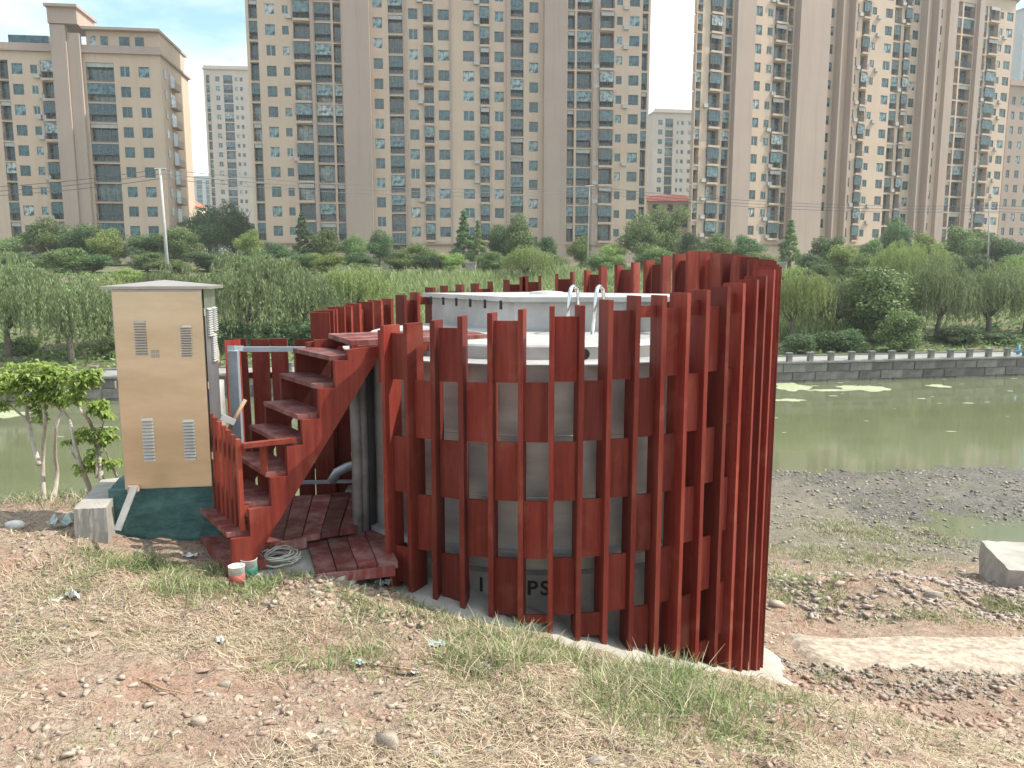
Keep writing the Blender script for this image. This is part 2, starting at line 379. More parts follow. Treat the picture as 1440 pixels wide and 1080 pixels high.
_P = np.c_[np.ones(_n), _c[:, :2]]; _A = np.zeros((_n + 3, _n + 3)); _A[:_n, :_n] = _K; _A[:_n, _n:] = _P; _A[_n:, :_n] = _P.T
_w = np.linalg.solve(_A, np.r_[_c[:, 2], 0, 0, 0])
def tps(x, y):
    out = np.full(x.shape, _w[_n] * 1.0) + _w[_n + 1] * x + _w[_n + 2] * y
    for i in range(_n): out += _w[i] * _U((x - _c[i, 0]) ** 2 + (y - _c[i, 1]) ** 2)
    return out
def bank_y(x): return 43.0 + 0.18 * (np.asarray(x, float) - 15) + np.where(np.asarray(x, float) > 15, 0.02 * (np.asarray(x, float) - 15), 0)
def sstep(a, b, t):
    t = np.clip((t - a) / (b - a), 0, 1); return t * t * (3 - 2 * t)
def height(x, y, detail=True):
    x = np.atleast_1d(np.asarray(x, float)).copy(); y = np.atleast_1d(np.asarray(y, float)).copy()
    xc = np.clip(x, -10, 20); yc = np.clip(y, -4, 28)
    near = tps(xc, yc) - 0.05 * np.maximum(0, -4 - y) * 0
    near = np.where(y > 24, near + (-7.2 - near) * sstep(24, 30, y), near)
    near = np.where(x < -10, near - 0.02 * (-10 - x), near); near = np.maximum(near, -7.5)
    if detail:
        damp = 1 - 0.55 * sstep(14, 18, y)
        fy = 1 - sstep(24, 30, y)
        near = near + damp * fy * (0.045 * fbm(x * 0.9, y * 0.9, 3, 3) + 0.030 * fbm(x * 4.5, y * 4.5, 4, 9) + 0.020 * np.abs(fbm(x * 11, y * 11, 2, 29)) * (y < 13) + 0.062 * sstep(12, 15, y) * fbm(x * 1.6, y * 3.0, 4, 19))
    t = y - bank_y(x)
    near = near + 0.27 * np.exp(-(((x - 5.6) / 1.5) ** 2 + ((y - 10.9) / 0.6) ** 2)) * (0.8 + 0.3 * fbm(x * 2.5, y * 2.5, 3, 91))
    far = np.interp(t, [0, 0.3, 0.6, 3.6, 4.0, 8, 20, 30, 42, 62, 80, 120, 300, 2500], [-7.3, -7.3, -4.92, -4.90, -4.85, -4.5, -3.3, -2.0, -0.2, 0.9, 1.7, 2.1, 4, 10])
    far = far + sstep(4, 10, t) * 0.15 * fbm(x * 0.25, y * 0.25, 3, 5) * (1 - sstep(60, 90, t))
    return np.where(t > 0.15, far, np.where(y < 31, near, -7.2))
def hz(x, y): return float(height(np.array([x]), np.array([y]))[0])
def ground_hit(px, py):
    d = ray(px, py); ts = np.linspace(1.5, 60, 3000)
    P = np.outer(ts, np.array(d)); g = height(P[:, 0], P[:, 1]); k = np.argmax(P[:, 2] < g)
    return Vector(P[k])

def axis(segs):
    out = [segs[0][0]]
    for a, b, s in segs:
        n = max(1, int(round((b - a) / s))); out += list(a + (b - a) * (np.arange(1, n + 1) / n))
    return np.array(out)
gx = axis([(-3000, -500, 250), (-500, -120, 20), (-120, -30, 3), (-30, -9, 0.7), (-9, -4.5, 0.1), (-4.5, 4.5, 0.035), (4.5, 8, 0.05), (8, 16, 0.1), (16, 30, 0.7), (30, 120, 3), (120, 500, 20), (500, 3000, 250)])
gy = axis([(-60, -6, 6), (-6, 2, 0.5), (2, 8.5, 0.035), (8.5, 13, 0.06), (13, 24, 0.11), (24, 34, 1), (34, 60, 0.25), (60, 140, 1.5), (140, 500, 30), (500, 3000, 250)])
GX, GY = np.meshgrid(gx, gy); GZ = height(GX.ravel(), GY.ravel())
nx, ny = len(gx), len(gy)
idx = np.arange(nx * ny).reshape(ny, nx)
fa = np.stack([idx[:-1, :-1], idx[:-1, 1:], idx[1:, 1:], idx[1:, :-1]], -1).reshape(-1, 4)

def ground_material():
    m, nt, b, out = new_mat('ground_soil')
    pos = world_pos(nt); sep = nt.nodes.new('ShaderNodeSeparateXYZ'); nt.links.new(pos, sep.inputs[0])
    n1 = noise(nt, 0.55, 6, 0.62, vec=pos); n2 = noise(nt, 5.0, 6, 0.7, vec=pos); n3 = noise(nt, 45.0, 4, 0.7, vec=pos)
    n4 = noise(nt, 1.7, 5, 0.65, vec=pos)
    n5 = noise(nt, 14.0, 5, 0.75, vec=pos); n6 = noise(nt, 110.0, 3, 0.7, vec=pos)
    c = mixc(nt, ramp(nt, n1, 0.40, 0.62), (0.42, 0.26, 0.19), (0.44, 0.33, 0.25))
    c = mixc(nt, ramp(nt, n2, 0.45, 0.66), c, (0.52, 0.425, 0.33))
    c = mixc(nt, ramp(nt, n4, 0.54, 0.68), c, (0.43, 0.26, 0.19))
    c = mixc(nt, ramp(nt, n5, 0.50, 0.62), c, (0.28, 0.19, 0.135))
    c = mixc(nt, ramp(nt, n3, 0.53, 0.66), c, (0.155, 0.11, 0.075))  # fine dark specks paint the shade of soil crevices into the colour
    c = mixc(nt, ramp(nt, n6, 0.56, 0.68), c, (0.52, 0.43, 0.33))
    def lt(val, a, bb):
        mr = nt.nodes.new('ShaderNodeMapRange'); mr.inputs['From Min'].default_value = a; mr.inputs['From Max'].default_value = bb
        nt.links.new(val, mr.inputs['Value']); return mr.outputs[0]
    # mud flats low by the water: greyer, darker, wet near the water line
    mud = mixc(nt, ramp(nt, n2, 0.35, 0.65), (0.19, 0.165, 0.12), (0.31, 0.275, 0.21))
    mud = mixc(nt, ramp(nt, n3, 0.5, 0.62), mud, (0.13, 0.11, 0.085))
    add = nt.nodes.new('ShaderNodeMath'); add.operation = 'MULTIPLY_ADD'; add.inputs[1].default_value = 0.9
    nt.links.new(n4, add.inputs[0]); nt.links.new(sep.outputs['Z'], add.inputs[2])
    c = mixc(nt, lt(add.outputs[0], -4.4, -5.0), c, mud)
    wet = lt(sep.outputs['Z'], -5.87, -5.96)
    wc = mixc(nt, ramp(nt, n5, 0.42, 0.6), (0.085, 0.07, 0.065), (0.24, 0.215, 0.18))
    wc = mixc(nt, ramp(nt, n4, 0.52, 0.62), wc, (0.13, 0.13, 0.07))
    c = mixc(nt, wet, c, wc)
    # far bank: soil with shade put into its colour, and short grass
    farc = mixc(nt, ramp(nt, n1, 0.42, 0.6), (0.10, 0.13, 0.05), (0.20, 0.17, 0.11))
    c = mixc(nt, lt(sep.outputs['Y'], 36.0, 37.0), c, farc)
    nt.links.new(c, b.inputs['Base Color'])
    rr = nt.nodes.new('ShaderNodeMapRange'); rr.inputs['To Min'].default_value = 0.95; rr.inputs['To Max'].default_value = 0.3
    nt.links.new(wet, rr.inputs['Value']); nt.links.new(rr.outputs[0], b.inputs['Roughness'])
    b.inputs['Specular IOR Level'].default_value = 0.25
    ad = nt.nodes.new('ShaderNodeMath'); ad.operation = 'ADD'; nt.links.new(n5, ad.inputs[0]); nt.links.new(n3, ad.inputs[1])
    bump(nt, b, ad.outputs[0], 0.9, 0.05)
    return m
M['ground'] = ground_material()
g = link(bpy.data.objects.new('ground', np_mesh('ground', np.c_[GX.ravel(), GY.ravel(), GZ], fa, [M['ground']], smooth=True)))
tag(g, kind='structure')

# water
def water_material():
    m, nt, b, out = new_mat('river_water')
    pos = world_pos(nt)
    big = noise(nt, 0.09, 4, 0.6, vec=pos, stretch=(1, 2.2, 1))
    c = mixc(nt, ramp(nt, big, 0.35, 0.65), (0.105, 0.118, 0.062), (0.145, 0.155, 0.09))
    nt.links.new(c, b.inputs['Base Color']); b.inputs['Roughness'].default_value = 0.04
    b.inputs['IOR'].default_value = 1.33
    n1 = noise(nt, 2.2, 4, 0.6, vec=pos, stretch=(1, 2.6, 1)); bump(nt, b, n1, 0.08, 0.02)
    return m
M['water'] = water_material()
wx = axis([(-600, -60, 60), (-60, 60, 4), (60, 600, 60)]); wy = axis([(8, 70, 2)])
WX, WY = np.meshgrid(wx, wy); keep_idx = np.arange(len(wx) * len(wy)).reshape(len(wy), len(wx))
WYc = np.minimum(WY, bank_y(np.clip(WX, -200, 200)) + 0.12)
wf = np.stack([keep_idx[:-1, :-1], keep_idx[:-1, 1:], keep_idx[1:, 1:], keep_idx[1:, :-1]], -1).reshape(-1, 4)
o = link(bpy.data.objects.new('river_water', np_mesh('river_water', np.c_[WX.ravel(), WYc.ravel(), np.full(WX.size, WATER)], wf, [M['water']])))
tag(o, kind='structure')

# ------------------------------------------------------------------ apartment buildings
def facade_s(P0, alpha, px, py=200):
    t = Vector((math.cos(alpha), math.sin(alpha))); d = ray(px, py)
    # P0 + s t = l d
    det = t.x * (-d.y) + d.x * t.y
    return ((-P0[0]) * (-d.y) - (-d.x) * (-P0[1])) / det

MESH_CACHE = {}
def window_mesh(w, h, var):
    key = ('w', round(w, 1), round(h, 1), var)
    if key in MESH_CACHE: return MESH_CACHE[key]
    w, h = key[1], key[2]
    m = MB(); f = 0.07; y0, y1 = 0.08, 0.20
    m.box(0, w, y0, y1, 0, f); m.box(0, w, y0, y1, h - f, h); m.box(0, f, y0, y1, f, h - f); m.box(w - f, w, y0, y1, f, h - f)
    if w > 0.9:
        mx = w * (0.5 if var != 1 else 0.62); m.box(mx - 0.035, mx + 0.035, y0, y1, f, h - f)
    else: mx = w - f
    if var == 2: m.box(f, w - f, y0 + 0.01, y1 - 0.01, h * 0.30, h * 0.30 + 0.05)
    fr = m.mesh('window', [M['frame'] if var != 3 else M['frame_pale']])
    p = MB(); e = [0.0, 0.02, -0.015, 0.01][var]
    p.add([(f * 0.5, 0.15, f * 0.5), (mx, 0.15 + e, f * 0.5), (mx, 0.155 + e, h - f * 0.5), (f * 0.5, 0.15, h - f * 0.5)], [(0, 1, 2, 3)])
    if w > 0.9: p.add([(mx, 0.12, f * 0.5), (w - f * 0.5, 0.13 - e, f * 0.5), (w - f * 0.5, 0.12 - e, h - f * 0.5), (mx, 0.125, h - f * 0.5)], [(0, 1, 2, 3)])
    pn = p.mesh('pane', [M['glass']])
    MESH_CACHE[key] = (fr, pn); return fr, pn
def balcony_mesh(w, kind, var, fh=2.95):
    key = ('b', round(w, 1), kind, var)
    if key in MESH_CACHE: return MESH_CACHE[key]
    w = key[1]; m = MB(); fr = 0.45 if kind == 'balc' else 0.0
    # local: x 0..w, y -fr (front) .. 1.0 (back), z 0 floor
    m.box(0.003, w - 0.003, -fr, 1.0, -0.16, 0.0, 0)
    if kind == 'balc':
        m.box(0.0, w, -fr - 0.04, -fr, -0.22, 0.12, 0)
    hr = 1.05
    yy = -fr + 0.06
    m.box(0.03, w - 0.03, yy, yy + 0.05, hr - 0.05, hr, 1); m.box(0.03, w - 0.03, yy, yy + 0.05, 0.13, 0.17, 1)
    nb = max(3, int(w / 0.28))
    for i in range(nb + 1):
        x = 0.04 + (w - 0.12) * i / nb; m.box(x, x + 0.035, yy + 0.008, yy + 0.042, 0.17, hr - 0.05, 1)
    if var in (1, 2):      # glazed in
        nn = 2 if w < 1.6 else 4
        for i in range(nn + 1):
            x = 0.03 + (w - 0.11) * i / nn; m.box(x, x + 0.05, yy + 0.06, yy + 0.11, hr, 2.62, 3)
        m.box(0.03, w - 0.03, yy + 0.06, yy + 0.11, 2.57, 2.63, 3)
        m.box(0.06, w - 0.06, yy + 0.08, yy + 0.09, hr, 2.57, 2)
    if var == 3:           # laundry / stored things behind the rail, roller blind above
        m.box(0.06, w - 0.06, yy + 0.08, yy + 0.1, 2.0, 2.6, 4); m.box(0.03, 0.08, yy + 0.05, yy + 0.1, hr - 0.05, 2.6, 1); m.box(w - 0.08, w - 0.03, yy + 0.05, yy + 0.1, hr - 0.05, 2.6, 1)
    bm_ = m.mesh('balcony', [M['b_tan'], M['rail'], M['glass'], M['frame'], M['ac']])
    p = MB(); p.add([(0.02, 0.97, 0.02), (w - 0.02, 0.97, 0.02), (w - 0.02, 0.97, 2.6), (0.02, 0.97, 2.6)], [(0, 1, 2, 3)])
    nn = 2 if w < 1.6 else 3
    for i in range(1, nn): p.box(w * i / nn - 0.03, w * i / nn + 0.03, 0.9, 0.96, 0.02, 2.6, 1)
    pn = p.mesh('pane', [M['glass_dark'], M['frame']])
    MESH_CACHE[key] = (bm_, pn); return bm_, pn

def building(name, label, P0, alpha, zg, cols, floors, z_first, fh, x_ends, depth=13, roof_extra=1.0, slabs=(), wall=None, slab_m=None, group=None, pyref=200, mwin=True, side='', base=3.05, roofs=True, skew=0.0):
    """cols: (px0, px1, type, zshift).  Facade local frame: x along facade, y into the building."""
    root = empty(name, (P0[0], P0[1], zg), label, 'building', group, alpha)
    S = lambda px: facade_s(P0, alpha, px, pyref)
    wall = wall or M['b_tan']; slab_m = slab_m or M['b_pink']
    m = MB(); xa, xb = S(x_ends[0]), S(x_ends[1]); ztop = z_first + fh * (floors - 1) + 2.3 + roof_extra
    cc = sorted([(S(a), S(b), t, dz) for a, b, t, dz in cols]); cur = xa
    zb = -3.0
    def vq(x0, x1, z0, z1, y=0.0, mi=0): m.add([(x0, y, z0), (x1, y, z0), (x1, y, z1), (x0, y, z1)], [(0, 1, 2, 3)], mi)
    for s0, s1, t, dz in cc:
        if s0 > cur: vq(cur, s0, zb, ztop)
        cur = s1; w = round(s1 - s0, 1); 
        zprev = zb; dep = 0.2
        for k in range(floors):
            zc = z_first + fh * k + dz
            if t == 'win': z0, z1 = zc - 0.78, zc + 0.78
            elif t == 'small': z0, z1 = zc - 0.62, zc + 0.62
            else: z0, z1 = zc - 1.42, zc + 1.22; dep = 1.0
            vq(s0, s1, zprev, z0); zprev = z1
            m.add([(s0, 0, z0), (s0, 0, z1), (s0, dep, z1), (s0, dep, z0)], [(0, 1, 2, 3)])
            m.add([(s1, 0, z0), (s1, dep, z0), (s1, dep, z1), (s1, 0, z1)], [(0, 1, 2, 3)])
            m.add([(s0, 0, z0), (s0, dep, z0), (s1, dep, z0), (s1, 0, z0)], [(0, 1, 2, 3)])
            m.add([(s0, 0, z1), (s1, 0, z1), (s1, dep, z1), (s0, dep, z1)], [(0, 1, 2, 3)])
            var = random.choice([0, 0, 1, 2, 3, 0])
            if t in ('win', 'small'):
                if t == 'win' or mwin:
                    fr, pn = window_mesh(s1 - s0, z1 - z0, var)
                    o = link(bpy.data.objects.new('window', fr), root); o.location = (s0, 0.0, z0)
                    o.scale = ((s1 - s0) / round(s1 - s0, 1), 1, (z1 - z0) / round(z1 - z0, 1))
                    link(bpy.data.objects.new('pane', pn), o)
            else:
                var = random.choice([0, 1, 2, 1, 3, 0])
                bb, pn = balcony_mesh(s1 - s0, t, var)
                o = link(bpy.data.objects.new('balcony', bb), root); o.location = (s0, 0.0, z0 + 0.02)
                o.scale = ((s1 - s0) / round(s1 - s0, 1), 1, 1)
                link(bpy.data.objects.new('pane', pn), o)
            if t in ('small', 'balc') and random.random() < 0.28 and depth < 16:
                if 'ac' not in MESH_CACHE:
                    q_ = MB(); q_.box(0, 0.8, -0.36, -0.02, 0, 0.55); q_.box(0.0, 0.8, -0.4, -0.02, -0.06, -0.004); MESH_CACHE['ac'] = q_.mesh('air_conditioner', [M['ac']])
                o = link(bpy.data.objects.new('air_conditioner', MESH_CACHE['ac']), root); o.location = (s1 + 0.12 if t == 'small' else s0 - 0.95, 0, zc - 1.25)
        vq(s0, s1, zprev, ztop)
    if xb > cur: vq(cur, xb, zb, ztop)
    # body
    D = depth; K = skew * D
    m.add([(xa, 0, zb), (xa, 0, ztop), (xa + K, D, ztop), (xa + K, D, zb)], [(0, 1, 2, 3)])
    m.add([(xb, 0, zb), (xb + K, D, zb), (xb + K, D, ztop), (xb, 0, ztop)], [(0, 1, 2, 3)])
    m.add([(xa + K, D, zb), (xa + K, D, ztop), (xb + K, D, ztop), (xb + K, D, zb)], [(0, 1, 2, 3)])
    m.add([(xa, 0, ztop), (xb, 0, ztop), (xb + K, D, ztop), (xa + K, D, ztop)], [(0, 1, 2, 3)])
    m.build('wall', [wall], root, local=True)
    # ground floor ledge, parapet, protruding slabs
    led = MB(); led.box(xa + 0.0, xb + 0.1, -0.45, -0.003, base - 0.25, base); led.build('ledge', M['b_brown'], root, local=True)
    if roofs:
        pr = MB(); pr.obox((xa - 0.35, -0.5, ztop + 0.003), (xb - xa + 0.7, 0, 0), (K, D + 0.8, 0), (0, 0, 0.35)); pr.box(xa, xb, -0.1, 0.15, ztop + 0.35, ztop + 1.2)
        pr.build('roof', slab_m, root, local=True)
    for a, b, y0, zt in slabs:
        q = MB(); q.box(S(a), S(b), y0, -0.004, zb, zt if zt else ztop + 2.5); q.build('stair_shaft', slab_m, root, local=True)
    return root, S, ztop

HALF = -1.45
A_C = math.atan2(5.7, 54.2)
bC, SC, zt = building('apartment_block', 'tan high-rise apartment block filling the middle behind the red enclosure', (-35.5, 123.0), A_C, 1.7,
  [(357, 369, 'bay', 0), (379.5, 393, 'win', 0), (403, 412, 'small', 0), (418, 441, 'balc', 0), (447, 470, 'bay', 0), (473, 483.5, 'bay', 0),
   (528, 541, 'win', HALF), (549, 569, 'bay', HALF), (577, 590, 'win', 0), (597.5, 611, 'balc', 0), (617.5, 633, 'win', 0),
   (652, 667.5, 'win', 0), (675.6, 688.6, 'balc', 0), (695.6, 708.7, 'win', 0), (718, 736, 'bay', HALF), (744, 756.5, 'win', HALF),
   (797, 807, 'bay', 0), (810, 831, 'bay', 0), (841.7, 861, 'balc', 0), (864.5, 872.6, 'small', 0), (882, 896, 'win', 0), (900, 908, 'bay', 0)],
  16, 4.9, 2.95, (353, 911), slabs=[(486, 523.5, -1.2, None), (763.5, 794, -1.2, None), (441.5, 446, -0.35, None), (634, 636, -0.15, None), (712, 716, -0.3, None), (571, 574, -0.3, None), (832.5, 838, -0.35, None)])
A_L = math.atan2(2.2, 18.2)
bL, SL, ztl = building('apartment_block', 'tan mid-rise apartment block with tall blank stair tower at the left edge', (-73.5, 121.5), A_L, 1.7,
  [(5, 20, 'bay', 0), (25, 40, 'win', 0), (51, 60.5, 'small', 0), (66, 85, 'balc', 0), (128, 167, 'bay', 0), (175, 189, 'win', 0), (201, 216, 'win', 0)],
  9, 4.9, 2.95, (-40, 232), depth=15, roof_extra=0.2, slabs=[(87, 108, -1.3, 34.6), (108.5, 125, -0.9, 33.6)])
# roof storey and top of stair tower
q = MB(); q.box(SL(130), SL(232), 0.4, 13, ztl + 0.35, ztl + 3.3); q.build('roof_storey', M['b_tan'], bL, local=True)
q = MB(); q.box(SL(127), SL(234), -0.6, 14, ztl + 3.31, ztl + 3.7); q.build('roof', M['b_pink'], bL, local=True)
for a, b in ((135, 143), (150, 160), (176, 190), (198, 210)):
    q = MB(); q.box(SL(a), SL(b), 0.33, 0.39, ztl + 1.2, ztl + 2.6); q.build('window', M['glass'], bL, local=True)
q = MB(); q.box(SL(86), SL(126), -1.5, 5, 34.7, 36.9); q.box(SL(84), SL(129), -2.1, 5.6, 36.9, 37.3); q.build('tower_cap', M['b_pink'], bL, local=True)
q = MB(); q.box(SL(22), SL(78), 0.4, 4, ztl + 0.36, ztl + 2.4); q.build('rooftop_glasshouse', M['glass'], bL, local=True)
# right-hand end wall with its stack of balconies (lit side)
xe = SL(232)
for k in range(9):
    q = MB(); z0 = 3.5 + 2.95 * k
    q.box(xe + 0.005, xe + 0.9, 4.0, 7.0, z0, z0 + 0.15); q.box(xe + 0.82, xe + 0.88, 4.0, 7.0, z0 + 0.15, z0 + 1.15); q.build('balcony', M['b_pink'], bL, local=True)
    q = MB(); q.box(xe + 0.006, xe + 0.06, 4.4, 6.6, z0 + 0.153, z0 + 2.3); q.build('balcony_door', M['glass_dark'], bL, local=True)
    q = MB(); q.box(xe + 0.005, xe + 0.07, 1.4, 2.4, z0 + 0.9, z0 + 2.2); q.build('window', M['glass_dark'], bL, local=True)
A_R = math.atan2(15.3, 37.7)
bR, SR, ztr = building('apartment_block', 'pinkish tan high-rise apartment block receding on the right side', (40.5, 135.7), A_R, 2.2,
  [(976, 983, 'bay', 0), (993.5, 1010, 'balc', 0), (1014.5, 1024, 'bay', 0), (1055, 1065, 'win', 0), (1072.6, 1079.6, 'small', 0), (1082.5, 1099, 'balc', 0), (1101, 1108, 'bay', 0),
   (1153.5, 1164, 'win', HALF), (1188.7, 1197.5, 'win', 0), (1203, 1213, 'balc', 0), (1216, 1222, 'small', 0), (1234.5, 1244, 'win', 0), (1247, 1257, 'bay', 0), (1261, 1269.6, 'balc', 0),
   (1273, 1281, 'win', 0), (1303, 1313, 'win', HALF), (1331, 1340, 'bay', 0), (1342, 1357.6, 'bay', 0), (1368, 1375, 'bay', 0), (1377, 1391, 'balc', 0), (1392.3, 1397, 'small', 0), (1401.6, 1410.4, 'win', 0)],
  15, 5.2, 2.95, (975, 1413), roof_extra=0.8, skew=0.85,
  slabs=[(1026, 1051, -1.0, None), (1110, 1151.5, -1.4, None), (1167, 1169, -1.5, None), (1184, 1186.5, -1.5, None), (1283, 1285, -1.5, None), (1298, 1301, -1.5, None), (1318, 1329, -0.8, None), (1359, 1366, -0.8, None)])
def far_block(label, P0, alpha, zg, pxs, cols, floors, fh, depth, wall, group='distant towers', z1=3.0, pyr=200, name='apartment_tower', roofs=True, rx=0.6):
    return building(name, label, P0, alpha, zg, cols, floors, z1, fh, pxs, depth=depth, wall=wall, slab_m=wall, group=None, pyref=pyr, roof_extra=rx, roofs=roofs)
far_block('pale distant apartment tower between the left block and the middle block', at(291, 200, 262).xy, 0.10, 3, (291, 356),
  [(294, 299, 'bay', 0), (307, 313, 'win', 0), (318, 331, 'bay', 0), (334, 338, 'small', 0), (341, 345, 'small', 0)], 20, 2.95, 16, M['b_pale'])
far_block('pale distant apartment tower in the gap right of the middle block', at(919, 200, 255).xy, 0.15, 3, (919, 985),
  [(925, 931, 'win', 0), (935, 946, 'bay', 0), (951, 954, 'small', 0), (957, 961, 'small', 0), (967, 972, 'small', 0)], 15, 2.95, 16, M['b_pale'])
far_block('hazy bluish twin tower low on the horizon at left', at(259, 260, 520).xy, 0.0, 5, (259, 297),
  [(262, 268, 'bay', 0), (273, 281, 'bay', 0), (286, 292, 'bay', 0)], 18, 3.0, 20, M['b_far'])
far_block('pinkish apartment block with small windows at the far right edge', at(1414, 200, 168).xy, 0.25, 3, (1414, 1475),
  [(1418, 1423, 'win', 0), (1430, 1436, 'win', 0), (1444, 1450, 'win', 0), (1458, 1464, 'win', 0)], 11, 2.95, 14, M['b_pink'])
far_block('grey tower showing above the roof of the pinkish block at far right', at(1426, 100, 250).xy, 0.2, 3, (1426, 1500),
  [(1431, 1437, 'bay', 0), (1446, 1452, 'bay', 0)], 25, 2.95, 16, M['b_far'])
def tile_house(label, px0, px1, py_eave, y, floors):
    P = at(px0, py_eave, y); Q = at(px1, py_eave, y); zg = 2.4
    r = empty('tiled_house', (P.x, P.y, zg), label, 'house')
    W_, H_ = Q.x - P.x, P.z - zg
    m = MB(); m.box(0, W_, 0, 8, -2, H_); m.build('wall', M['b_cream'], r, local=True)
    m = MB(); m.add([(-0.5, -0.6, H_ + 0.003), (W_ + 0.5, -0.6, H_ + 0.003), (W_ + 0.5, 8.6, H_ + 0.003), (-0.5, 8.6, H_ + 0.003), (0.8, 4, H_ + 1.5), (W_ - 0.8, 4, H_ + 1.5)],
                    [(3, 2, 1, 0), (0, 1, 5, 4), (1, 2, 5), (2, 3, 4, 5), (3, 0, 4)]); m.build('roof', M['roof_tile'], r, local=True)
    n = max(1, int(W_ / 2.4))
    for f_ in range(floors):
        for i in range(n):
            x = (i + 0.5) * W_ / n; z = H_ - 1.9 - 2.9 * f_
            m = MB(); m.box(x - 0.5, x + 0.5, -0.05, -0.004, z, z + 1.3); m.build('window', M['glass_dark'], r, local=True)
tile_house('cream house with red tiled roof between the middle and right blocks', 911, 974, 283, 150, 4)
tile_house('small cream house with red tiled roof far off at left', 261, 272, 290, 190, 2)

# ------------------------------------------------------------------ trees
def limb_path(p0, p1, bend, n=4):
    p0, p1 = Vector(p0), Vector(p1); pts = []
    off = Vector((random.uniform(-1, 1), random.uniform(-1, 1), random.uniform(-.3, .3))) * bend
    for i in range(n + 1):
        t = i / n; pts.append(p0.lerp(p1, t) + off * math.sin(math.pi * t))
    return pts
def tree_meshes(kind, H, Wd, seed, nleaf):
    """unit tree: height H, crown width Wd; returns trunk mesh, crown mesh"""
    global rng
    random.seed(seed); rng = np.random.default_rng(seed)
    tk = MB(); th_ = 0.10 + H * 0.016
    lean = Vector((random.uniform(-.3, .3), random.uniform(-.3, .3), 0))
    fork = H * (0.30 if kind != 'willow' else 0.34)
    p_f = Vector((0, 0, fork)) + lean * 0.4
    tk.tube([(0, 0, -0.5), (0, 0, 0.15), tuple(p_f * 0.55), tuple(p_f)], [th_ * 1.5, th_ * 1.15, th_, th_ * 0.8], 7)
    cl = []; C = []; U = []; V = []; T = []
    nlimb = 7 if kind != 'conifer' else 0
    for i in range(nlimb):
        a = 2 * math.pi * i / nlimb + random.uniform(-.4, .4)
        r = Wd * 0.5 * random.uniform(0.35, 0.8); zz = H * random.uniform(0.6, 0.92)
        tip = Vector((r * math.cos(a), r * math.sin(a), zz)) + lean
        tk.tube(limb_path(p_f * random.uniform(0.75, 1), tip, 0.25), [th_ * 0.6, th_ * 0.45, th_ * 0.33, th_ * 0.2, th_ * 0.1], 5)
    if kind == 'willow':
        nst = nleaf // 24
        # domes of hanging strands
        heads = [(0, 0, H * 0.93, Wd * 0.30)]
        for i in range(9):
            a = i * 2.4 + random.uniform(-.4, .4); r = Wd * 0.5 * random.uniform(0.35, 0.78)
            heads.append((r * math.cos(a), r * math.sin(a), H * random.uniform(0.62, 0.9), Wd * random.uniform(0.14, 0.24)))
        for s_ in range(nst):
            hx, hy, hz_, hr = heads[rng.integers(len(heads))]
            a = rng.uniform(0, 6.283); rr = hr * math.sqrt(rng.uniform(0.02, 1)) ; 
            x0, y0 = hx + rr * math.cos(a), hy + rr * math.sin(a)
            ztop_ = hz_ + math.sqrt(max(0, 1 - (rr / hr) ** 2)) * hr * 0.55
            Ls = rng.uniform(0.25, 0.62) * H * (0.6 + 0.4 * rr / hr); Ls = min(Ls, ztop_ - 0.25)
            n = 24; t = np.sort(rng.uniform(0, 1, n))
            sway = rng.uniform(-.25, .25, 2)
            outx, outy = math.cos(a), math.sin(a); ou = 0.35 * np.minimum(t * 3, 1)
            cx_ = x0 + outx * ou + sway[0] * t + rng.normal(0, .06, n); cy_ = y0 + outy * ou + sway[1] * t + rng.normal(0, .06, n)
            cz_ = ztop_ - Ls * t
            c = np.c_[cx_, cy_, cz_]; C.append(c)
            d = np.c_[rng.normal(0, .28, n), rng.normal(0, .28, n), -np.ones(n)]; d /= np.linalg.norm(d, axis=1, keepdims=True)
            side = np.cross(d, rdir(n)); side /= np.linalg.norm(side, axis=1, keepdims=True)
            U.append(d * rng.uniform(0.12, 0.24, (n, 1))); V.append(side * rng.uniform(0.025, 0.05, (n, 1)))
            T.append(np.clip(rng.uniform(0, 1, n) * 0.6 + rng.uniform(0, .4), 0, 1))
    else:
        ncl = 26 if kind != 'conifer' else 30
        for i in range(ncl):
            if kind == 'conifer':
                z = H * (0.15 + 0.83 * i / ncl); R_ = Wd * 0.5 * (1 - (i / ncl) ** 1.6) * random.uniform(0.5, 1) * 0.7; a = i * 2.4
                cen = np.array([R_ * math.cos(a), R_ * math.sin(a), z]); rad = Wd * 0.5 * random.uniform(0.22, 0.36) * (1.1 - 0.6 * i / ncl)
            else:
                dv = rdir(1)[0]; q = rng.uniform(0.25, 0.78)
                cen = np.array([dv[0] * Wd * 0.5 * q, dv[1] * Wd * 0.5 * q, H * 0.50 + dv[2] * H * 0.60 * q]) + np.array([lean.x, lean.y, 0])
                rad = Wd * rng.uniform(0.13, 0.23)
            n = int(nleaf / ncl * (rad / (Wd * 0.155)) ** 2) + 20
            d = rdir(n); rr = rad * rng.uniform(0.55, 1.08, (n, 1)) * (1 + 0.22 * np.sin(d[:, :1] * 7 + i) * np.cos(d[:, 1:2] * 6))
            c = cen + d * rr * np.array([1, 1, 0.78]); C.append(c)
            nrm = d + rdir(n) * 0.9; nrm /= np.linalg.norm(nrm, axis=1, keepdims=True)
            u = np.cross(nrm, rdir(n)); u /= np.linalg.norm(u, axis=1, keepdims=True); v = np.cross(nrm, u)
            sz = rng.uniform(0.07, 0.15, (n, 1)) * (0.7 + H * 0.05)
            U.append(u * sz); V.append(v * sz * 0.62)
            T.append(np.clip(rng.uniform(0, 1, n) * 0.65 + rng.uniform(0, 0.35), 0, 1))
    C = np.concatenate(C); U = np.concatenate(U); V = np.concatenate(V); T = np.concatenate(T)
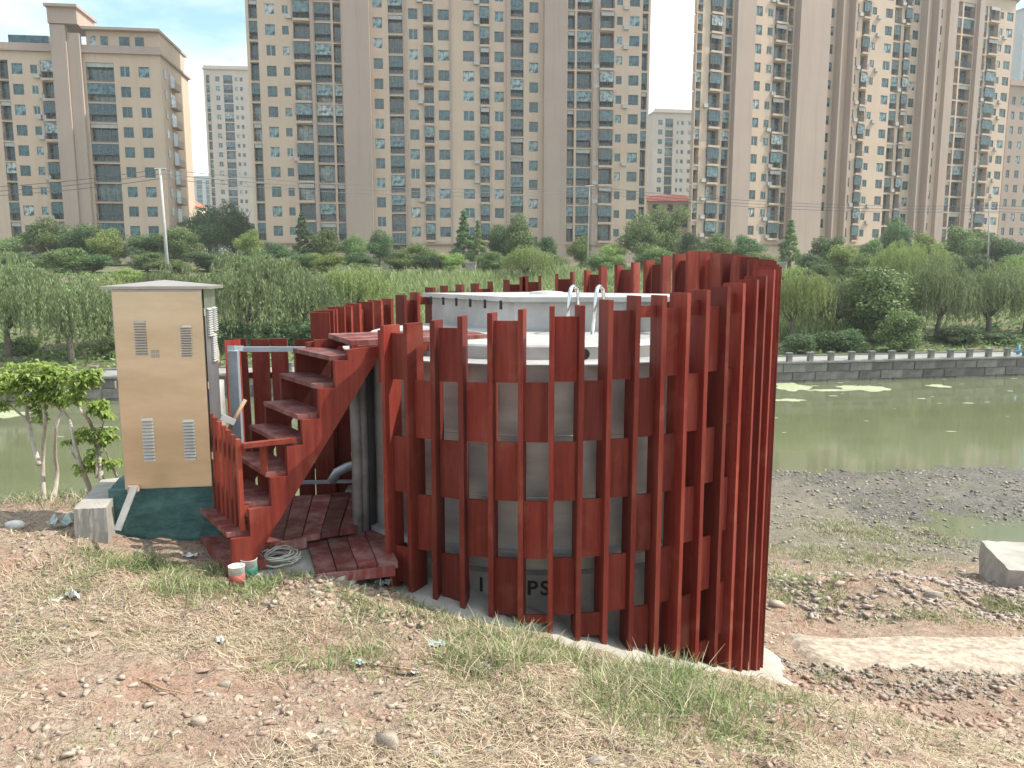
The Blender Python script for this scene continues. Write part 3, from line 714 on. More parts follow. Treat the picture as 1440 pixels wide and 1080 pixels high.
    ok = C[:, 2] > 0.05 * H; C, U, V, T = C[ok], U[ok], V[ok], T[ok]
    vs, fs = quads(C, U, V)
    return tk, vs, fs, T
LEAFM = {'dark': 'leaf_dark', 'mid': 'leaf_mid', 'light': 'leaf_light', 'willow': 'leaf_willow', 'wlight': 'leaf_willow_light'}
VAR = {}
def variant(kind, i, leaf):
    key = (kind, i, leaf)
    if key not in VAR:
        base = ('geo', kind, i)
        if base not in VAR:
            spec = {'round': (7.0, 6.0, 9000), 'willow': (7.0, 7.0, 15000), 'conifer': (8.0, 3.6, 6500), 'shrub': (2.6, 3.4, 4200)}[kind]
            VAR[base] = tree_meshes(kind, spec[0], spec[1], 100 + i * 7 + len(kind), spec[2]) + (spec,)
        tk, vs, fs, T, spec = VAR[base]
        VAR[key] = (tk.mesh('trunk', [M['bark']], smooth=True), np_mesh('crown', vs, fs, [M[LEAFM[leaf]]], T), spec)
    return VAR[key]
def place_tree(kind, px, py_top, y, wpx, leaf, label, name=None, cat='tree', group=None, vi=None, zbase=None):
    top = at(px, py_top, y); zg = hz(top.x, y) if zbase is None else zbase
    H = top.z - zg; W_ = wpx / F_PX * y
    i = vi if vi is not None else random.randrange(4 if kind == 'round' else 3 if kind == 'willow' else 2)
    tm, cm, spec = variant(kind, i, leaf)
    r = empty(name or {'round': 'broadleaf_tree', 'willow': 'willow_tree', 'conifer': 'columnar_tree', 'shrub': 'shrub'}[kind], (top.x, y, zg), label, cat, group, random.uniform(0, 6.28))
    r.scale = (W_ / spec[1], W_ / spec[1], H / spec[0])
    link(bpy.data.objects.new('trunk', tm), r); link(bpy.data.objects.new('crown', cm), r)
    return r
random.seed(21)
trees = [
 # upper row along the street, in front of the blocks
 ('round', 8, 338, 100, 60, 'mid', 'mid-green street tree at the far left edge below the left block'),
 ('round', 60, 316, 102, 62, 'mid', 'round green tree covering the foot of the left block, below its first windows'),
 ('round', 122, 318, 100, 66, 'dark', 'dark round tree at the foot of the blank stair tower'),
 ('round', 152, 324, 97, 48, 'light', 'lighter green tree right of the stair tower foot'),
 ('round', 203, 333, 98, 64, 'dark', 'dark spreading tree just left of the tall lamp pole'),
 ('round', 252, 322, 97, 56, 'mid', 'green tree just right of the tall lamp pole'),
 ('round', 292, 290, 128, 66, 'dark', 'large dark tree in the gap between left and middle blocks'),
 ('round', 326, 286, 132, 60, 'dark', 'tall dark tree behind, under the pale distant tower at left'),
 ('round', 352, 325, 99, 36, 'light', 'small yellow-green tree at the left corner of the middle block'),
 ('conifer', 424, 306, 100, 36, 'dark', 'tall narrow dark tree against the left windows of the middle block'),
 ('round', 452, 326, 101, 46, 'mid', 'green tree right of the tall narrow dark tree'),
 ('round', 385, 345, 95, 48, 'dark', 'low dark tree below the left corner balconies of the middle block'),
 ('round', 532, 333, 99, 40, 'dark', 'dark tree at the foot of the left blank shaft'),
 ('round', 495, 340, 101, 40, 'mid', 'green tree below the left blank shaft'),
 ('round', 585, 348, 96, 52, 'mid', 'low green tree under the middle block, left of the dark pointed tree'),
 ('conifer', 652, 304, 100, 44, 'dark', 'dark pointed tree in front of the middle block centre'),
 ('conifer', 672, 318, 98, 30, 'mid', 'slim green tree touching the dark pointed tree on its right'),
 ('round', 703, 318, 101, 36, 'dark', 'dark tree behind the round green tree of the middle'),
 ('round', 731, 311, 98, 46, 'mid', 'round green tree in front of the middle block, right of centre'),
 ('round', 768, 338, 99, 34, 'dark', 'small dark tree below the right blank shaft'),
 ('round', 818, 335, 99, 36, 'mid', 'small green tree beside the thin pale pole'),
 ('round', 862, 348, 95, 42, 'light', 'pale bushy tree above the rear of the red enclosure'),
 ('round', 904, 310, 97, 56, 'mid', 'big round green tree at the right end of the middle block'),
 ('round', 938, 289, 104, 54, 'mid', 'tallest green tree in front of the red-roofed house'),
 ('round', 972, 330, 98, 44, 'dark', 'dark tree right of the tallest green tree'),
 ('round', 1010, 330, 99, 48, 'mid', 'green tree behind the highest boards of the enclosure'),
 ('round', 1048, 334, 102, 46, 'dark', 'dark tree under the left windows of the right block'),
 ('conifer', 1113, 317, 96, 42, 'mid', 'upright olive tree at the blank shaft of the right block'),
 ('round', 1163, 336, 98, 42, 'dark', 'dark tree right of the upright olive tree'),
 ('round', 1187, 338, 84, 48, 'light', 'bright round tree above the riverside willows'),
 ('round', 1228, 340, 96, 44, 'mid', 'green tree behind the bright round tree'),
 ('round', 1262, 316, 108, 48, 'dark', 'deep green tree against the right block centre'),
 ('round', 1299, 328, 95, 44, 'light', 'light pointed green tree below the second recess of the right block'),
 ('round', 1350, 318, 97, 50, 'mid', 'rounded green tree near the aerial mast'),
 ('round', 1384, 325, 100, 52, 'mid', 'green tree just right of the aerial mast'),
 ('round', 1421, 338, 96, 54, 'dark', 'dark tree at the far right under the pinkish block'),
 # middle row, slope
 ('round', 84, 344, 78, 66, 'mid', 'rounded green tree standing before the left block street trees'),
 ('round', 175, 378, 72, 40, 'light', 'small yellow-green bush-like tree behind the cabinet top'),
 ('round', 240, 362, 80, 60, 'mid', 'green tree behind the right edge of the cabinet roof'),
 ('round', 395, 360, 76, 60, 'mid', 'green tree above the stairs, behind the willows'),
 ('round', 460, 352, 82, 50, 'light', 'light green tree upslope of the stair top'),
 ('willow', 740, 348, 78, 56, 'wlight', 'fresh green willow above the middle of the enclosure'),
 ('round', 634, 352, 86, 40, 'light', 'small light tree left of the white gate pier'),
 ('round', 690, 350, 84, 46, 'mid', 'small grey-green tree right of the white gate pier'),
 ('round', 1110, 372, 76, 60, 'light', 'light green tree low on the slope just right of the enclosure'),
 ('round', 28, 352, 80, 60, 'dark', 'dark bushy tree on the slope at the left edge, above the willow'),
 ('round', 130, 354, 80, 56, 'dark', 'dark bushy tree on the slope below the stair tower'),
 ('round', 205, 352, 82, 50, 'mid', 'bushy tree on the slope directly left of the lamp pole'),
 ('round', 290, 350, 84, 60, 'dark', 'dark bushy tree on the slope under the left gap between blocks'),
 ('round', 345, 356, 82, 54, 'mid', 'bushy tree on the slope under the left corner of the middle block'),
 ('round', 425, 352, 84, 50, 'dark', 'dark bushy tree below the tall narrow dark tree'),
 ('round', 505, 354, 84, 50, 'dark', 'dark bushy tree below the left blank shaft'),
 ('round', 560, 352, 85, 50, 'mid', 'bushy tree beside the white pier of the left half'),
 ('round', 605, 350, 86, 44, 'dark', 'dark bushy tree between two white piers'),
 ('round', 775, 352, 86, 40, 'mid', 'bushy tree just left of the right-hand white pier'),
 ('round', 845, 352, 86, 46, 'mid', 'bushy tree just right of the thin pale pole'),
 ('round', 925, 342, 86, 56, 'mid', 'bushy tree in front of the tallest green tree'),
 ('round', 985, 345, 86, 50, 'dark', 'dark bushy tree above the first tall rear boards'),
 ('round', 1070, 350, 86, 50, 'mid', 'bushy tree above the right top of the enclosure'),
 ('round', 1140, 352, 86, 46, 'dark', 'dark bushy tree below the broad blank wall of the right block'),
 ('round', 1215, 356, 80, 50, 'mid', 'bushy tree behind the crown of the big grey-green tree'),
 ('round', 1335, 345, 84, 50, 'mid', 'bushy tree at the foot of the right block, left of the mast'),
 ('round', 1372, 350, 82, 50, 'dark', 'dark bushy tree at the foot of the aerial mast'),
 ('round', 1425, 352, 82, 60, 'mid', 'bushy tree at the right edge above the willows'),
 ('round', 1150, 366, 74, 50, 'mid', 'round tree between the enclosure and the big grey-green tree'),
 ('willow', 1272, 344, 70, 64, 'wlight', 'yellow-green willow crown behind the big grey-green tree'),
 ('willow', 1306, 352, 66, 50, 'wlight', 'tall light willow left of the dark riverside willow'),
 # riverside
 ('willow', 0, 364, 43, 110, 'willow', 'large willow cut by the left edge of the picture'),
 ('willow', 92, 396, 42, 118, 'willow', 'wide willow with thick trunk behind the young tree'),
 ('willow', 150, 392, 46, 90, 'wlight', 'light green willow half behind the metal cabinet'),
 ('willow', 250, 380, 48, 90, 'willow', 'willow hidden behind the cabinet with its right side showing'),
 ('willow', 345, 362, 46, 124, 'willow', 'big grey-green willow between cabinet and stairs'),
 ('willow', 425, 384, 50, 84, 'willow', 'willow directly behind the top steps'),
 ('willow', 492, 378, 54, 90, 'wlight', 'lighter willow behind the left tops of the enclosure'),
 ('willow', 1118, 384, 52, 84, 'wlight', 'yellowish willow touching the right side of the enclosure'),
 ('willow', 1178, 394, 54, 70, 'willow', 'thin grey willow between the yellowish and the big tree'),
 ('round', 1240, 364, 53, 112, 'mid', 'big grey-green riverside tree with dense rounded crown'),
 ('willow', 1325, 372, 54, 92, 'willow', 'willow right of the big grey-green tree'),
 ('willow', 1398, 380, 56, 100, 'willow', 'dark hanging willow near the right edge by the blue post'),
 ('willow', 1450, 366, 58, 90, 'wlight', 'light willow cut by the right edge of the picture'),
]
for k_, px, pt, y, w, lf, lab in trees:
    place_tree(k_, px, pt - (10 if y > 92 and y < 120 else 0), y, w * (1.2 if k_ != 'conifer' else 1.0), lf, lab, group={'willow': 'willows on the far bank', 'round': 'broadleaf trees on the far bank', 'conifer': 'narrow trees in front of the blocks'}[k_])
shr = [(30, 470, 44, 50, 'low shrub under the willow at the left edge'), (150, 476, 43, 40, 'low shrub left of the cabinet by the promenade'),
 (335, 452, 46, 60, 'dark shrub under the willow between cabinet and stairs'), (1120, 466, 48, 46, 'dark shrub at the wall just right of the enclosure'),
 (1162, 462, 49, 50, 'dark shrub left of the big grey-green tree'), (1200, 466, 49, 46, 'dark shrub at the foot of the big grey-green tree, left side'),
 (1262, 440, 49, 60, 'light shrub hanging at the right foot of the big grey-green tree'), (1350, 462, 52, 60, 'dark shrub under the willow right of the tan board'),
 (1410, 466, 53, 60, 'dark shrub under the willow near the blue post'), (400, 456, 48, 56, 'dark shrub behind the steps of the stairs'), (455, 450, 48, 60, 'dark shrub left of the first enclosure boards')]
for px, pt, y, w, lab in shr:
    place_tree('shrub', px, pt, y, w * 1.2, 'dark' if 'dark' in lab else 'mid', lab, cat='shrub', group='shrubs along the far promenade')

# tall reeds and undergrowth on the far slope (stuff)
random.seed(5); rng = np.random.default_rng(5)
def blades(x, y, z, h, w, lean, tint_lo=0, tint_hi=1, segs=2):
    n = len(x); a = rng.uniform(0, 2 * np.pi, n); b_ = rng.uniform(0, 2 * np.pi, n)
    wx_, wy_ = np.cos(a) * w / 2, np.sin(a) * w / 2
    lx, ly = np.cos(b_) * lean * h, np.sin(b_) * lean * h
    P = np.empty((n, 6, 3))
    for i, (t, ww) in enumerate(((0, 1.0), (0.55, 0.8), (1.0, 0.12))):
        off = t ** 1.8; zz = z + h * t * (1 - 0.25 * lean * t)
        P[:, 2 * i] = np.c_[x + lx * off - wx_ * ww, y + ly * off - wy_ * ww, zz]
        P[:, 2 * i + 1] = np.c_[x + lx * off + wx_ * ww, y + ly * off + wy_ * ww, zz]
    base = np.arange(n)[:, None] * 6
    f1 = base + np.array([0, 1, 3, 2]); f2 = base + np.array([2, 3, 5, 4])
    T = rng.uniform(tint_lo, tint_hi, n)
    return P.reshape(-1, 3), np.concatenate([f1, f2]), np.concatenate([T, np.clip(T + 0.1, 0, 1)])
n = 42000
x = rng.uniform(-17, 27, n); t = rng.uniform(8, 40, n); y = bank_y(x) + t
ok = fbm(x * 0.12, y * 0.12, 3, 40) > -0.55 + 0.4 * (t < 10); x, y = x[ok], y[ok]
vs, fs, T = blades(x, y, height(x, y) - 0.05, rng.uniform(0.9, 2.1, len(x)) * (0.8 + 0.3 * fbm(x * 0.2, y * 0.2, 2, 8)), 0.09, 0.35)
o = link(bpy.data.objects.new('reed_bed', np_mesh('reed_bed', vs, fs, [M['reed']], T)))
tag(o, 'tall light green reeds and grass covering the far slope', 'reeds', kind='stuff')
n = 60000
x = rng.uniform(-75, 75, n); t = rng.uniform(4, 44, n); y = bank_y(x) + t
hh = np.clip(0.5 + 0.7 * fbm(x * 0.22, y * 0.22, 3, 77), 0.05, 1.5) * np.where(t < 9, 0.45, 1) * np.where(t > 34, 0.45, 1)
c = np.c_[x, y, height(x, y) + hh * rng.uniform(0.2, 1, n)]
nn = rdir(n) + np.array([0, 0, 0.6]); nn /= np.linalg.norm(nn, axis=1, keepdims=True)
u = np.cross(nn, rdir(n)); u /= np.linalg.norm(u, axis=1, keepdims=True); v = np.cross(nn, u); sz = rng.uniform(0.10, 0.22, (n, 1))
vs, fs = quads(c, u * sz, v * sz * 0.6)
o = link(bpy.data.objects.new('undergrowth', np_mesh('undergrowth', vs, fs, [M['leaf_mid']], np.clip(rng.uniform(0, 1, n), 0, 1))))
tag(o, 'low bushy undergrowth between the trees of the far bank', 'undergrowth', kind='stuff')

# ------------------------------------------------------------------ far bank: embankment wall, balustrade, promenade, poles, piers
def bank_pt(s):  # s = x
    return Vector((s, float(bank_y(s)), 0))
emb = empty('embankment_wall', (0, float(bank_y(0)), -7), 'grey stone embankment wall along the far side of the river', 'wall')
random.seed(3)
xs = np.arange(-66, 66, 1.35); stone_cache = [None] * 6
for r_ in range(3):
    z0 = -6.35 + r_ * 0.47
    for i, xx in enumerate(xs):
        if i + 1 >= len(xs): break
        a = bank_pt(xx + (0.6 if r_ % 2 else 0)); b = bank_pt(xx + 1.35 + (0.6 if r_ % 2 else 0)); d = b - a
        if stone_cache[0] is None or True:
            k = (i + r_) % 3
            if stone_cache[k] is None:
                m = MB(); m.obox((0.012, -0.03 * (k % 3), 0.012), (1.35 * 1.016 - 0.024, 0, 0), (0, 0.5, 0), (0, 0, 0.446)); stone_cache[k] = m.mesh('stone_block', [M['wall_stone']])
        if -30 < xx < 45:
            o = link(bpy.data.objects.new('stone_block', stone_cache[k]), emb)
            o.location = Vector((a.x, a.y + 0.02, z0)) - Vector(emb.location); o.rotation_euler = (0, 0, math.atan2(d.y, d.x))
m = MB()
for xa_, xb_ in ((-200, -30), (-30, 15), (15, 47), (47, 200)):
    a, b = bank_pt(xa_), bank_pt(xb_)
    m.obox((a.x, a.y + 0.08, -7.4), b - a, (0, 0.42, 0), (0, 0, 2.47))
m.build('wall_core', M['wall_stone'], emb)
m = MB()
for xa_, xb_ in ((-200, 15), (15, 200)):
    a, b = bank_pt(xa_), bank_pt(xb_); m.obox((a.x, a.y - 0.06, -4.925), b - a, (0, 0.5, 0), (0, 0, 0.1))
m.build('coping', M['post_stone'], emb)
m = MB()
for xa_, xb_ in ((-200, 15), (15, 200)):
    a, b = bank_pt(xa_), bank_pt(xb_); m.obox((a.x, a.y + 0.46, -5.2), b - a, (0, 3.2, 0), (0, 0, 0.34))
tag(m.build('promenade', M['path_conc']), kind='structure')
bal = empty('balustrade', (0, float(bank_y(0)), -4.82), 'low stone balustrade of square posts and rails on the far embankment', 'balustrade')
pm = MB(); pm.box(-0.13, 0.13, -0.13, 0.13, 0, 0.42); pm.box(-0.16, 0.16, -0.16, 0.16, 0.42, 0.50); pmm = pm.mesh('post', [M['post_stone']])
rm = MB(); rm.box(0.13, 1.13, -0.05, 0.05, 0.27, 0.35); rmm = rm.mesh('rail', [M['post_stone']])
for i in range(-24, 36):
    p = bank_pt(i * 1.26 + 0.3); o = link(bpy.data.objects.new('post', pmm), bal); o.location = (p.x, p.y + 0.2 - bal.location.y, 0)
    ang = math.atan2(0.18, 1); o.rotation_euler = (0, 0, ang)
    o = link(bpy.data.objects.new('rail', rmm), bal); o.location = (p.x, p.y + 0.2 - bal.location.y, 0); o.rotation_euler = (0, 0, ang); o.scale = (1.02, 1, 1)
def lab_obj(mb, name, mat, loc, label, cat, smooth=False, group=None):
    r = Vector(loc); me = mb.mesh(name, mat if isinstance(mat, list) else [mat], r, smooth)
    o = link(bpy.data.objects.new(name, me)); o.location = r; return tag(o, label, cat, group)
# lamp pole, thin pole, aerial mast, piers, sign, blue post
def pole(px, py0, py1, y, r0, label, px_top=None, extra=None):
    a = at(px, py1, y); b = at(px_top or px, py0, y); m = MB(); a.z -= 1.0
    m.tube([a, a.lerp(b, 0.5), b], [r0 * 1.2, r0, r0 * 0.75], 8)
    root = empty('utility_pole', (a.x, a.y, a.z), label, 'pole', 'poles on the far bank'); m.build('shaft', M['pole'], root, smooth=True)
    if extra == 'mast':
        for dz, w_ in ((0.2, 1.0), (0.7, 0.7), (1.3, 1.2)):
            q = MB(); q.box(b.x - w_, b.x + w_, b.y - 0.05, b.y + 0.05, b.z - dz, b.z - dz + 0.08); q.build('crossarm', M['pole'], root)
    if extra == 'cap':
        q = MB(); q.tube([b + Vector((-0.45, 0, 0.02)), b + Vector((0.45, 0, 0.04))], 0.06, 6); q.build('crossarm', M['pole'], root)
    return b
pA = pole(237, 238, 392, 62, 0.13, 'tall leaning concrete lamp pole above the metal cabinet', 225, 'cap')
pB = pole(826, 262, 372, 92, 0.065, 'thin pale pole standing among the trees of the middle', 829, 'cap')
pC = pole(1390, 284, 372, 95, 0.09, 'aerial mast with crossarms among the trees at right', 1391, 'mast')
m = MB()
for k in range(3):
    dz = -0.35 * k
    def sag(a, b, s):
        return [a.lerp(b, i / 14) - Vector((0, 0, s * 4 * (i / 14) * (1 - i / 14))) for i in range(15)]
    for a, b in ((Vector((-62, 70, pA.z - 0.4 + dz)), pA + Vector((0, 0, dz))), (pA + Vector((0, 0, dz)), pB + Vector((0, 0, dz + 0.0))), (pB + Vector((0, 0, dz)), pC + Vector((0, 0, dz - 0.4))), (pC + Vector((0, 0, dz - 0.4)), Vector((120, 92, pC.z + dz)))):
        m.tube(sag(a, b, 0.8), 0.028, 4, caps=False)
lab_obj(m, 'power_lines', M['wire'], (pA.x, pA.y, pA.z), 'thin dark power lines strung across the front of the buildings', 'cables')
for px, lab in ((485, 'white gate pier left of centre on the upper street'), (545, 'white gate pier at the foot of the left half of the middle block'), (662, 'white gate pier above the middle of the enclosure'), (793, 'white gate pier near the thin pale pole'), (1096, 'white gate pier just right of the enclosure top')):
    a = at(px, 385, 92); m = MB(); w_ = 0.55; z0 = a.z - 1.2; m.box(a.x - w_, a.x + w_, 91.5, 92.5, z0, a.z + 1.15)
    r = empty('gate_pier', (a.x, 92, z0), lab, 'pier', 'white piers along the upper street'); m.build('shaft', M['conc_pale'], r)
    m = MB(); m.box(a.x - w_ - .12, a.x + w_ + .12, 91.38, 92.62, a.z + 1.153, a.z + 1.4); m.build('cap', M['conc_pale'], r)
a = at(985, 470, 52)
p0 = at(1287, 470, 51); r = empty('notice_board', (p0.x, 51, hz(p0.x, 51)), 'small tan board standing on the far bank under the big tree', 'sign')
m = MB(); m.box(p0.x - 0.36, p0.x + 0.36, 50.95, 51.0, p0.z - 0.36, p0.z + 0.3); m.build('board', M['tan_board'], r)
for dx in (-0.3, 0.3):
    m = MB(); m.box(p0.x + dx - 0.03, p0.x + dx + 0.03, 51.003, 51.06, r.location.z - 0.2, p0.z + 0.3); m.build('leg', M['bark'], r)
p0 = at(1425, 504, 48.0); r = empty('blue_post', (p0.x, p0.y, -6.0), 'blue painted post with a bar on the far wall near the right edge', 'post')
m = MB(); m.tube([(p0.x, 47.6, -6.1), (p0.x, 47.6, -4.3)], 0.10, 8); m.build('post_shaft', M['blue'], r, smooth=True)
m = MB(); m.box(p0.x - 0.35, p0.x + 0.35, 47.48, 47.52, -4.75, -4.55); m.build('crossbar', M['blue'], r)
m = MB(); m.box(p0.x + 0.3, p0.x + 0.8, 47.3, 47.7, -5.95, -5.65); m.build('float', M['blue'], r)

# algae mats on the water
def algae(px, py, wpx, hpx, label, seed):
    c = onz(px, py, WATER); y0 = onz(px, py + hpx / 2, WATER).y; y1 = onz(px, py - hpx / 2, WATER).y
    rx = wpx / 2 / F_PX * c.y; ry = (y1 - y0) / 2; n = 40; m = MB(); ring = []
    for i in range(n):
        a = 2 * math.pi * i / n; k = 1 + 0.35 * float(vnoise(np.array([math.cos(a) * 2 + seed]), np.array([math.sin(a) * 2]), 2)[0]) + 0.15 * random.uniform(-1, 1)
        ring.append((c.x + rx * k * math.cos(a), c.y + ry * k * math.sin(a)))
    m.prism(ring, WATER - 0.02, WATER + 0.012)
    lab_obj(m, 'algae_mat', M['algae'], (c.x, c.y, WATER), label, 'algae')
random.seed(4)
algae(1112, 543, 50, 12, 'pale green algae mat on the river nearest the enclosure', 1)
algae(1216, 546, 62, 9, 'wide pale algae mat on the river below the big tree', 2)
algae(1160, 549, 50, 3, 'thin algae streak between the two wide mats', 3)
algae(1320, 543, 28, 4, 'small whitish algae patch on the right half of the river', 4)
algae(1392, 519, 30, 3, 'narrow algae streak under the far wall near the blue post', 5)
algae(1400, 524, 60, 3, 'long thin algae streak by the far wall at right', 6)
algae(1110, 563, 40, 3, 'thin algae line just right of the enclosure', 7)
algae(10, 552, 60, 14, 'yellow-green algae mat behind the young tree at the left edge', 8)
algae(12, 583, 60, 9, 'smaller algae mat nearer the bank at the left edge', 9)
algae(135, 553, 50, 4, 'algae streak next to the cabinet on the river', 10)
# scattered flecks
n = 150; fx = rng.uniform(-30, 40, n); fy = 46 - 18 * rng.uniform(0, 1, n) ** 2; m = MB()
for i in range(n):
    if fy[i] > float(bank_y(fx[i])) - 0.4: continue
    rr = random.uniform(0.04, 0.16); k = 6
    m.prism([(fx[i] + rr * 1.8 * math.cos(6.283 * j / k) * random.uniform(.6, 1.2), fy[i] + rr * 0.7 * math.sin(6.283 * j / k) * random.uniform(.6, 1.2)) for j in range(k)], WATER - 0.01, WATER + 0.008)
o = m.build('floating_scum', M['algae']); tag(o, 'small pale flecks of scum drifting on the river', 'scum', kind='stuff')

# ------------------------------------------------------------------ steel tank
def zb_front(a):   # ground line of the enclosure by angle in degrees
    return np.interp(a, [-180, -120, -60, -35, -27, -19, -10, -4.6, 1, 11, 22, 32.5, 43.7, 62, 71, 90, 130, 180],
                     [-3.9, -3.0, -2.55, -2.53, -2.52, -2.56, -2.64, -2.68, -2.74, -2.86, -3.0, -3.16, -3.36, -3.68, -3.82, -4.0, -4.2, -3.9])
def zt_top(a):
    return np.interp(a, [-180, -160, -146, -136, -129, -119, -107, -90, -34, -25, -17, -11, -5, 0, 10, 20, 27, 33, 39, 44, 50, 55, 60, 83, 97, 112, 123, 132, 140, 148, 159, 172, 180],
                     [-.02, -.12, -.15, -.23, -.27, -.30, -.34, -.37, -.39, -.34, -.31, -.27, -.25, -.24, -.20, -.15, -.13, -.11, -.08, -.06, -.03, 0, .03, .13, .17, .23, .26, .22, .17, .13, .07, 0, -.02])
def cpt(a, r, z):
    a = math.radians(a); return Vector((CX + r * math.sin(a), CY - r * math.cos(a), z))
tank = empty('water_tank', (CX, CY, -4.3), 'round steel tank standing inside the red timber enclosure', 'tank')
m = MB(); m.lathe([(1.90, -4.3), (1.90, -0.70)], 72, (CX, CY)); m.build('tank_shell', M['steel'], tank, smooth=True)
m = MB(); m.lathe([(1.90, -0.70), (1.955, -0.70), (1.955, -0.685), (1.70, -0.675), (1.70, -0.575), (1.69, -0.56), (0.001, -0.53)], 72, (CX, CY)); m.build('tank_lid', M['steel_lid'], tank)
for z_ in (-2.19,):
    m = MB(); m.lathe([(1.901, z_ - 0.03), (1.985, z_ - 0.03), (1.985, z_ + 0.018), (1.901, z_ + 0.018)], 72, (CX, CY)); m.build('flange', M['steel_lid'], tank)
for z_ in (-1.25, -1.75):
    m = MB(); m.lathe([(1.901, z_ - 0.006), (1.906, z_), (1.901, z_ + 0.006)], 72, (CX, CY)); m.build('weld_seam', M['steel'], tank)
m = MB(); m.lathe([(1.901, -4.3), (1.965, -4.3), (1.965, -2.36), (1.901, -2.34)], 72, (CX, CY)); m.build('base_ring', M['concrete'], tank)
# port
pd = cpt(9.6, 1.70, -0.630); nrm = (pd - Vector((CX, CY, pd.z))).normalized()
m = MB(); m.tube([pd - nrm * 0.02, pd + nrm * 0.03], 0.042, 20); m.build('port', M['black'], tank)
# stencilled letters
def stencil(txt, ang, z, size, r):
    cu = bpy.data.curves.new('lettering', 'FONT'); cu.body = txt; cu.size = size; cu.extrude = 0.0; cu.offset = size * 0.025
    tmp = bpy.data.objects.new('tmp', cu); COL.objects.link(tmp); dg = bpy.context.evaluated_depsgraph_get(); dg.update()
    me = bpy.data.meshes.new_from_object(tmp.evaluated_get(dg)); COL.objects.unlink(tmp); bpy.data.objects.remove(tmp)
    for v in me.vertices:
        p = cpt(ang + math.degrees(v.co.x * 1.05 / r), r, z + v.co.y); v.co = p - Vector(tank.location)
    me.materials.clear(); me.materials.append(M['black']); o = bpy.data.objects.new('lettering', me); link(o, tank)
stencil('P', -5.0, -2.52, 0.165, 1.968); stencil('S', -1.9, -2.52, 0.165, 1.968); stencil('I', -16.4, -2.52, 0.165, 1.968)
# access hatch box on the lid
hp = [(-1.0, 9.1), (0.0, 7.4), (1.45, 7.45), (1.72, 8.6), (0.35, 9.55)]
m = MB(); m.prism([(0.5 + (x_ - 0.5) * 0.95, 8.4 + (y_ - 8.4) * 0.95) for x_, y_ in hp[::1]], -0.56, -0.262); m.build('hatch_box', M['steel_lid'], tank)
m = MB(); m.prism([(0.5 + (x_ - 0.5) * 1.03, 8.4 + (y_ - 8.4) * 1.03) for x_, y_ in hp], -0.26, -0.215); m.build('hatch_lid', M['steel_lid'], tank)
for i in range(6):
    t = (i + 0.5) / 6; p = Vector((-0.97 + t * 0.97, 9.05 - t * 1.65, -0.3)); nv = Vector((-1.7, -1.0, 0)).normalized()
    m = MB(); m.obox(p + nv * 0.02 - Vector((0.006, 0, 0.035)), (0.012, -0.012, 0), nv * 0.02, (0, 0, 0.085)); m.build('hinge', M['dark'], tank)
m = MB(); m.obox((1.2, 7.36, -0.40), (0.2, 0.0, 0), (0, -0.16, 0), (0, 0, 0.10)); m.build('vent_box', M['steel_lid'], tank)
m = MB()
m.lathe([(0.2, -0.214), (0.17, -0.19), (0.001, -0.175)], 20, (0.38, 8.6)); m.build('vent_cap', M['steel_lid'], tank)
for px_, nm in ((797, 0), (834, 1)):
    a = at(px_ - 1, 462, 7.15); a.z = -0.55
    pts = [a, a + Vector((0.03, 0.0, 0.36)), a + Vector((0.045, 0.05, 0.42)), a + Vector((0.07, 0.12, 0.44)), a + Vector((0.11, 0.2, 0.42)), a + Vector((0.125, 0.24, 0.36)), a + Vector((0.13, 0.25, 0.20))]
    m = MB(); m.tube(pts, 0.018, 10); m.build('ladder_handle', M['chrome'], tank, smooth=True)

# ------------------------------------------------------------------ red timber enclosure
enc = empty('timber_enclosure', (CX, CY, -4.0), 'tall round enclosure of dark red vertical boards around the steel tank', 'enclosure')
ang = [5.4 * k for k in range(0, 35)]            # 0 .. 183.6 (right half and back)
neg = [-5.75 * k for k in range(1, 7)]           # left front up to the stairs
back = [-175.8 + 5.4 * i for i in range(0, 18)]  # rear left -175.8 .. -84
fins = neg[::-1] + ang + back
fins_c = list(neg[::-1]) + list(ang) + [b_ for b_ in back if b_ > -176.5]
random.seed(11)
def ring_z(k, x): return -0.785 - 0.45 * k + 0.023 * (x - CX)
for i, a in enumerate(fins_c):
    aa = (a + 180) % 360 - 180
    hi = float(zt_top(aa)) + random.uniform(-0.012, 0.012) + (0.05 if False else 0); lo = float(zb_front(aa)) - 0.06 + random.uniform(-0.05, 0.05)
    ro = 2.265 + random.uniform(-0.01, 0.01); ri = ro - 0.185; tw = random.uniform(-0.8, 0.8)
    p0 = cpt(aa + tw, ri, lo); p1 = cpt(aa, ro, lo); d = p1 - p0; t = Vector((-d.y, d.x, 0)).normalized() * 0.038
    lean = Vector((random.uniform(-.006, .006), random.uniform(-.006, .006), hi - lo))
    m = MB(); m.obox(p0 - t / 2, d, t, lean); m.build('fin_board', M['red'], enc)
seq = fins_c
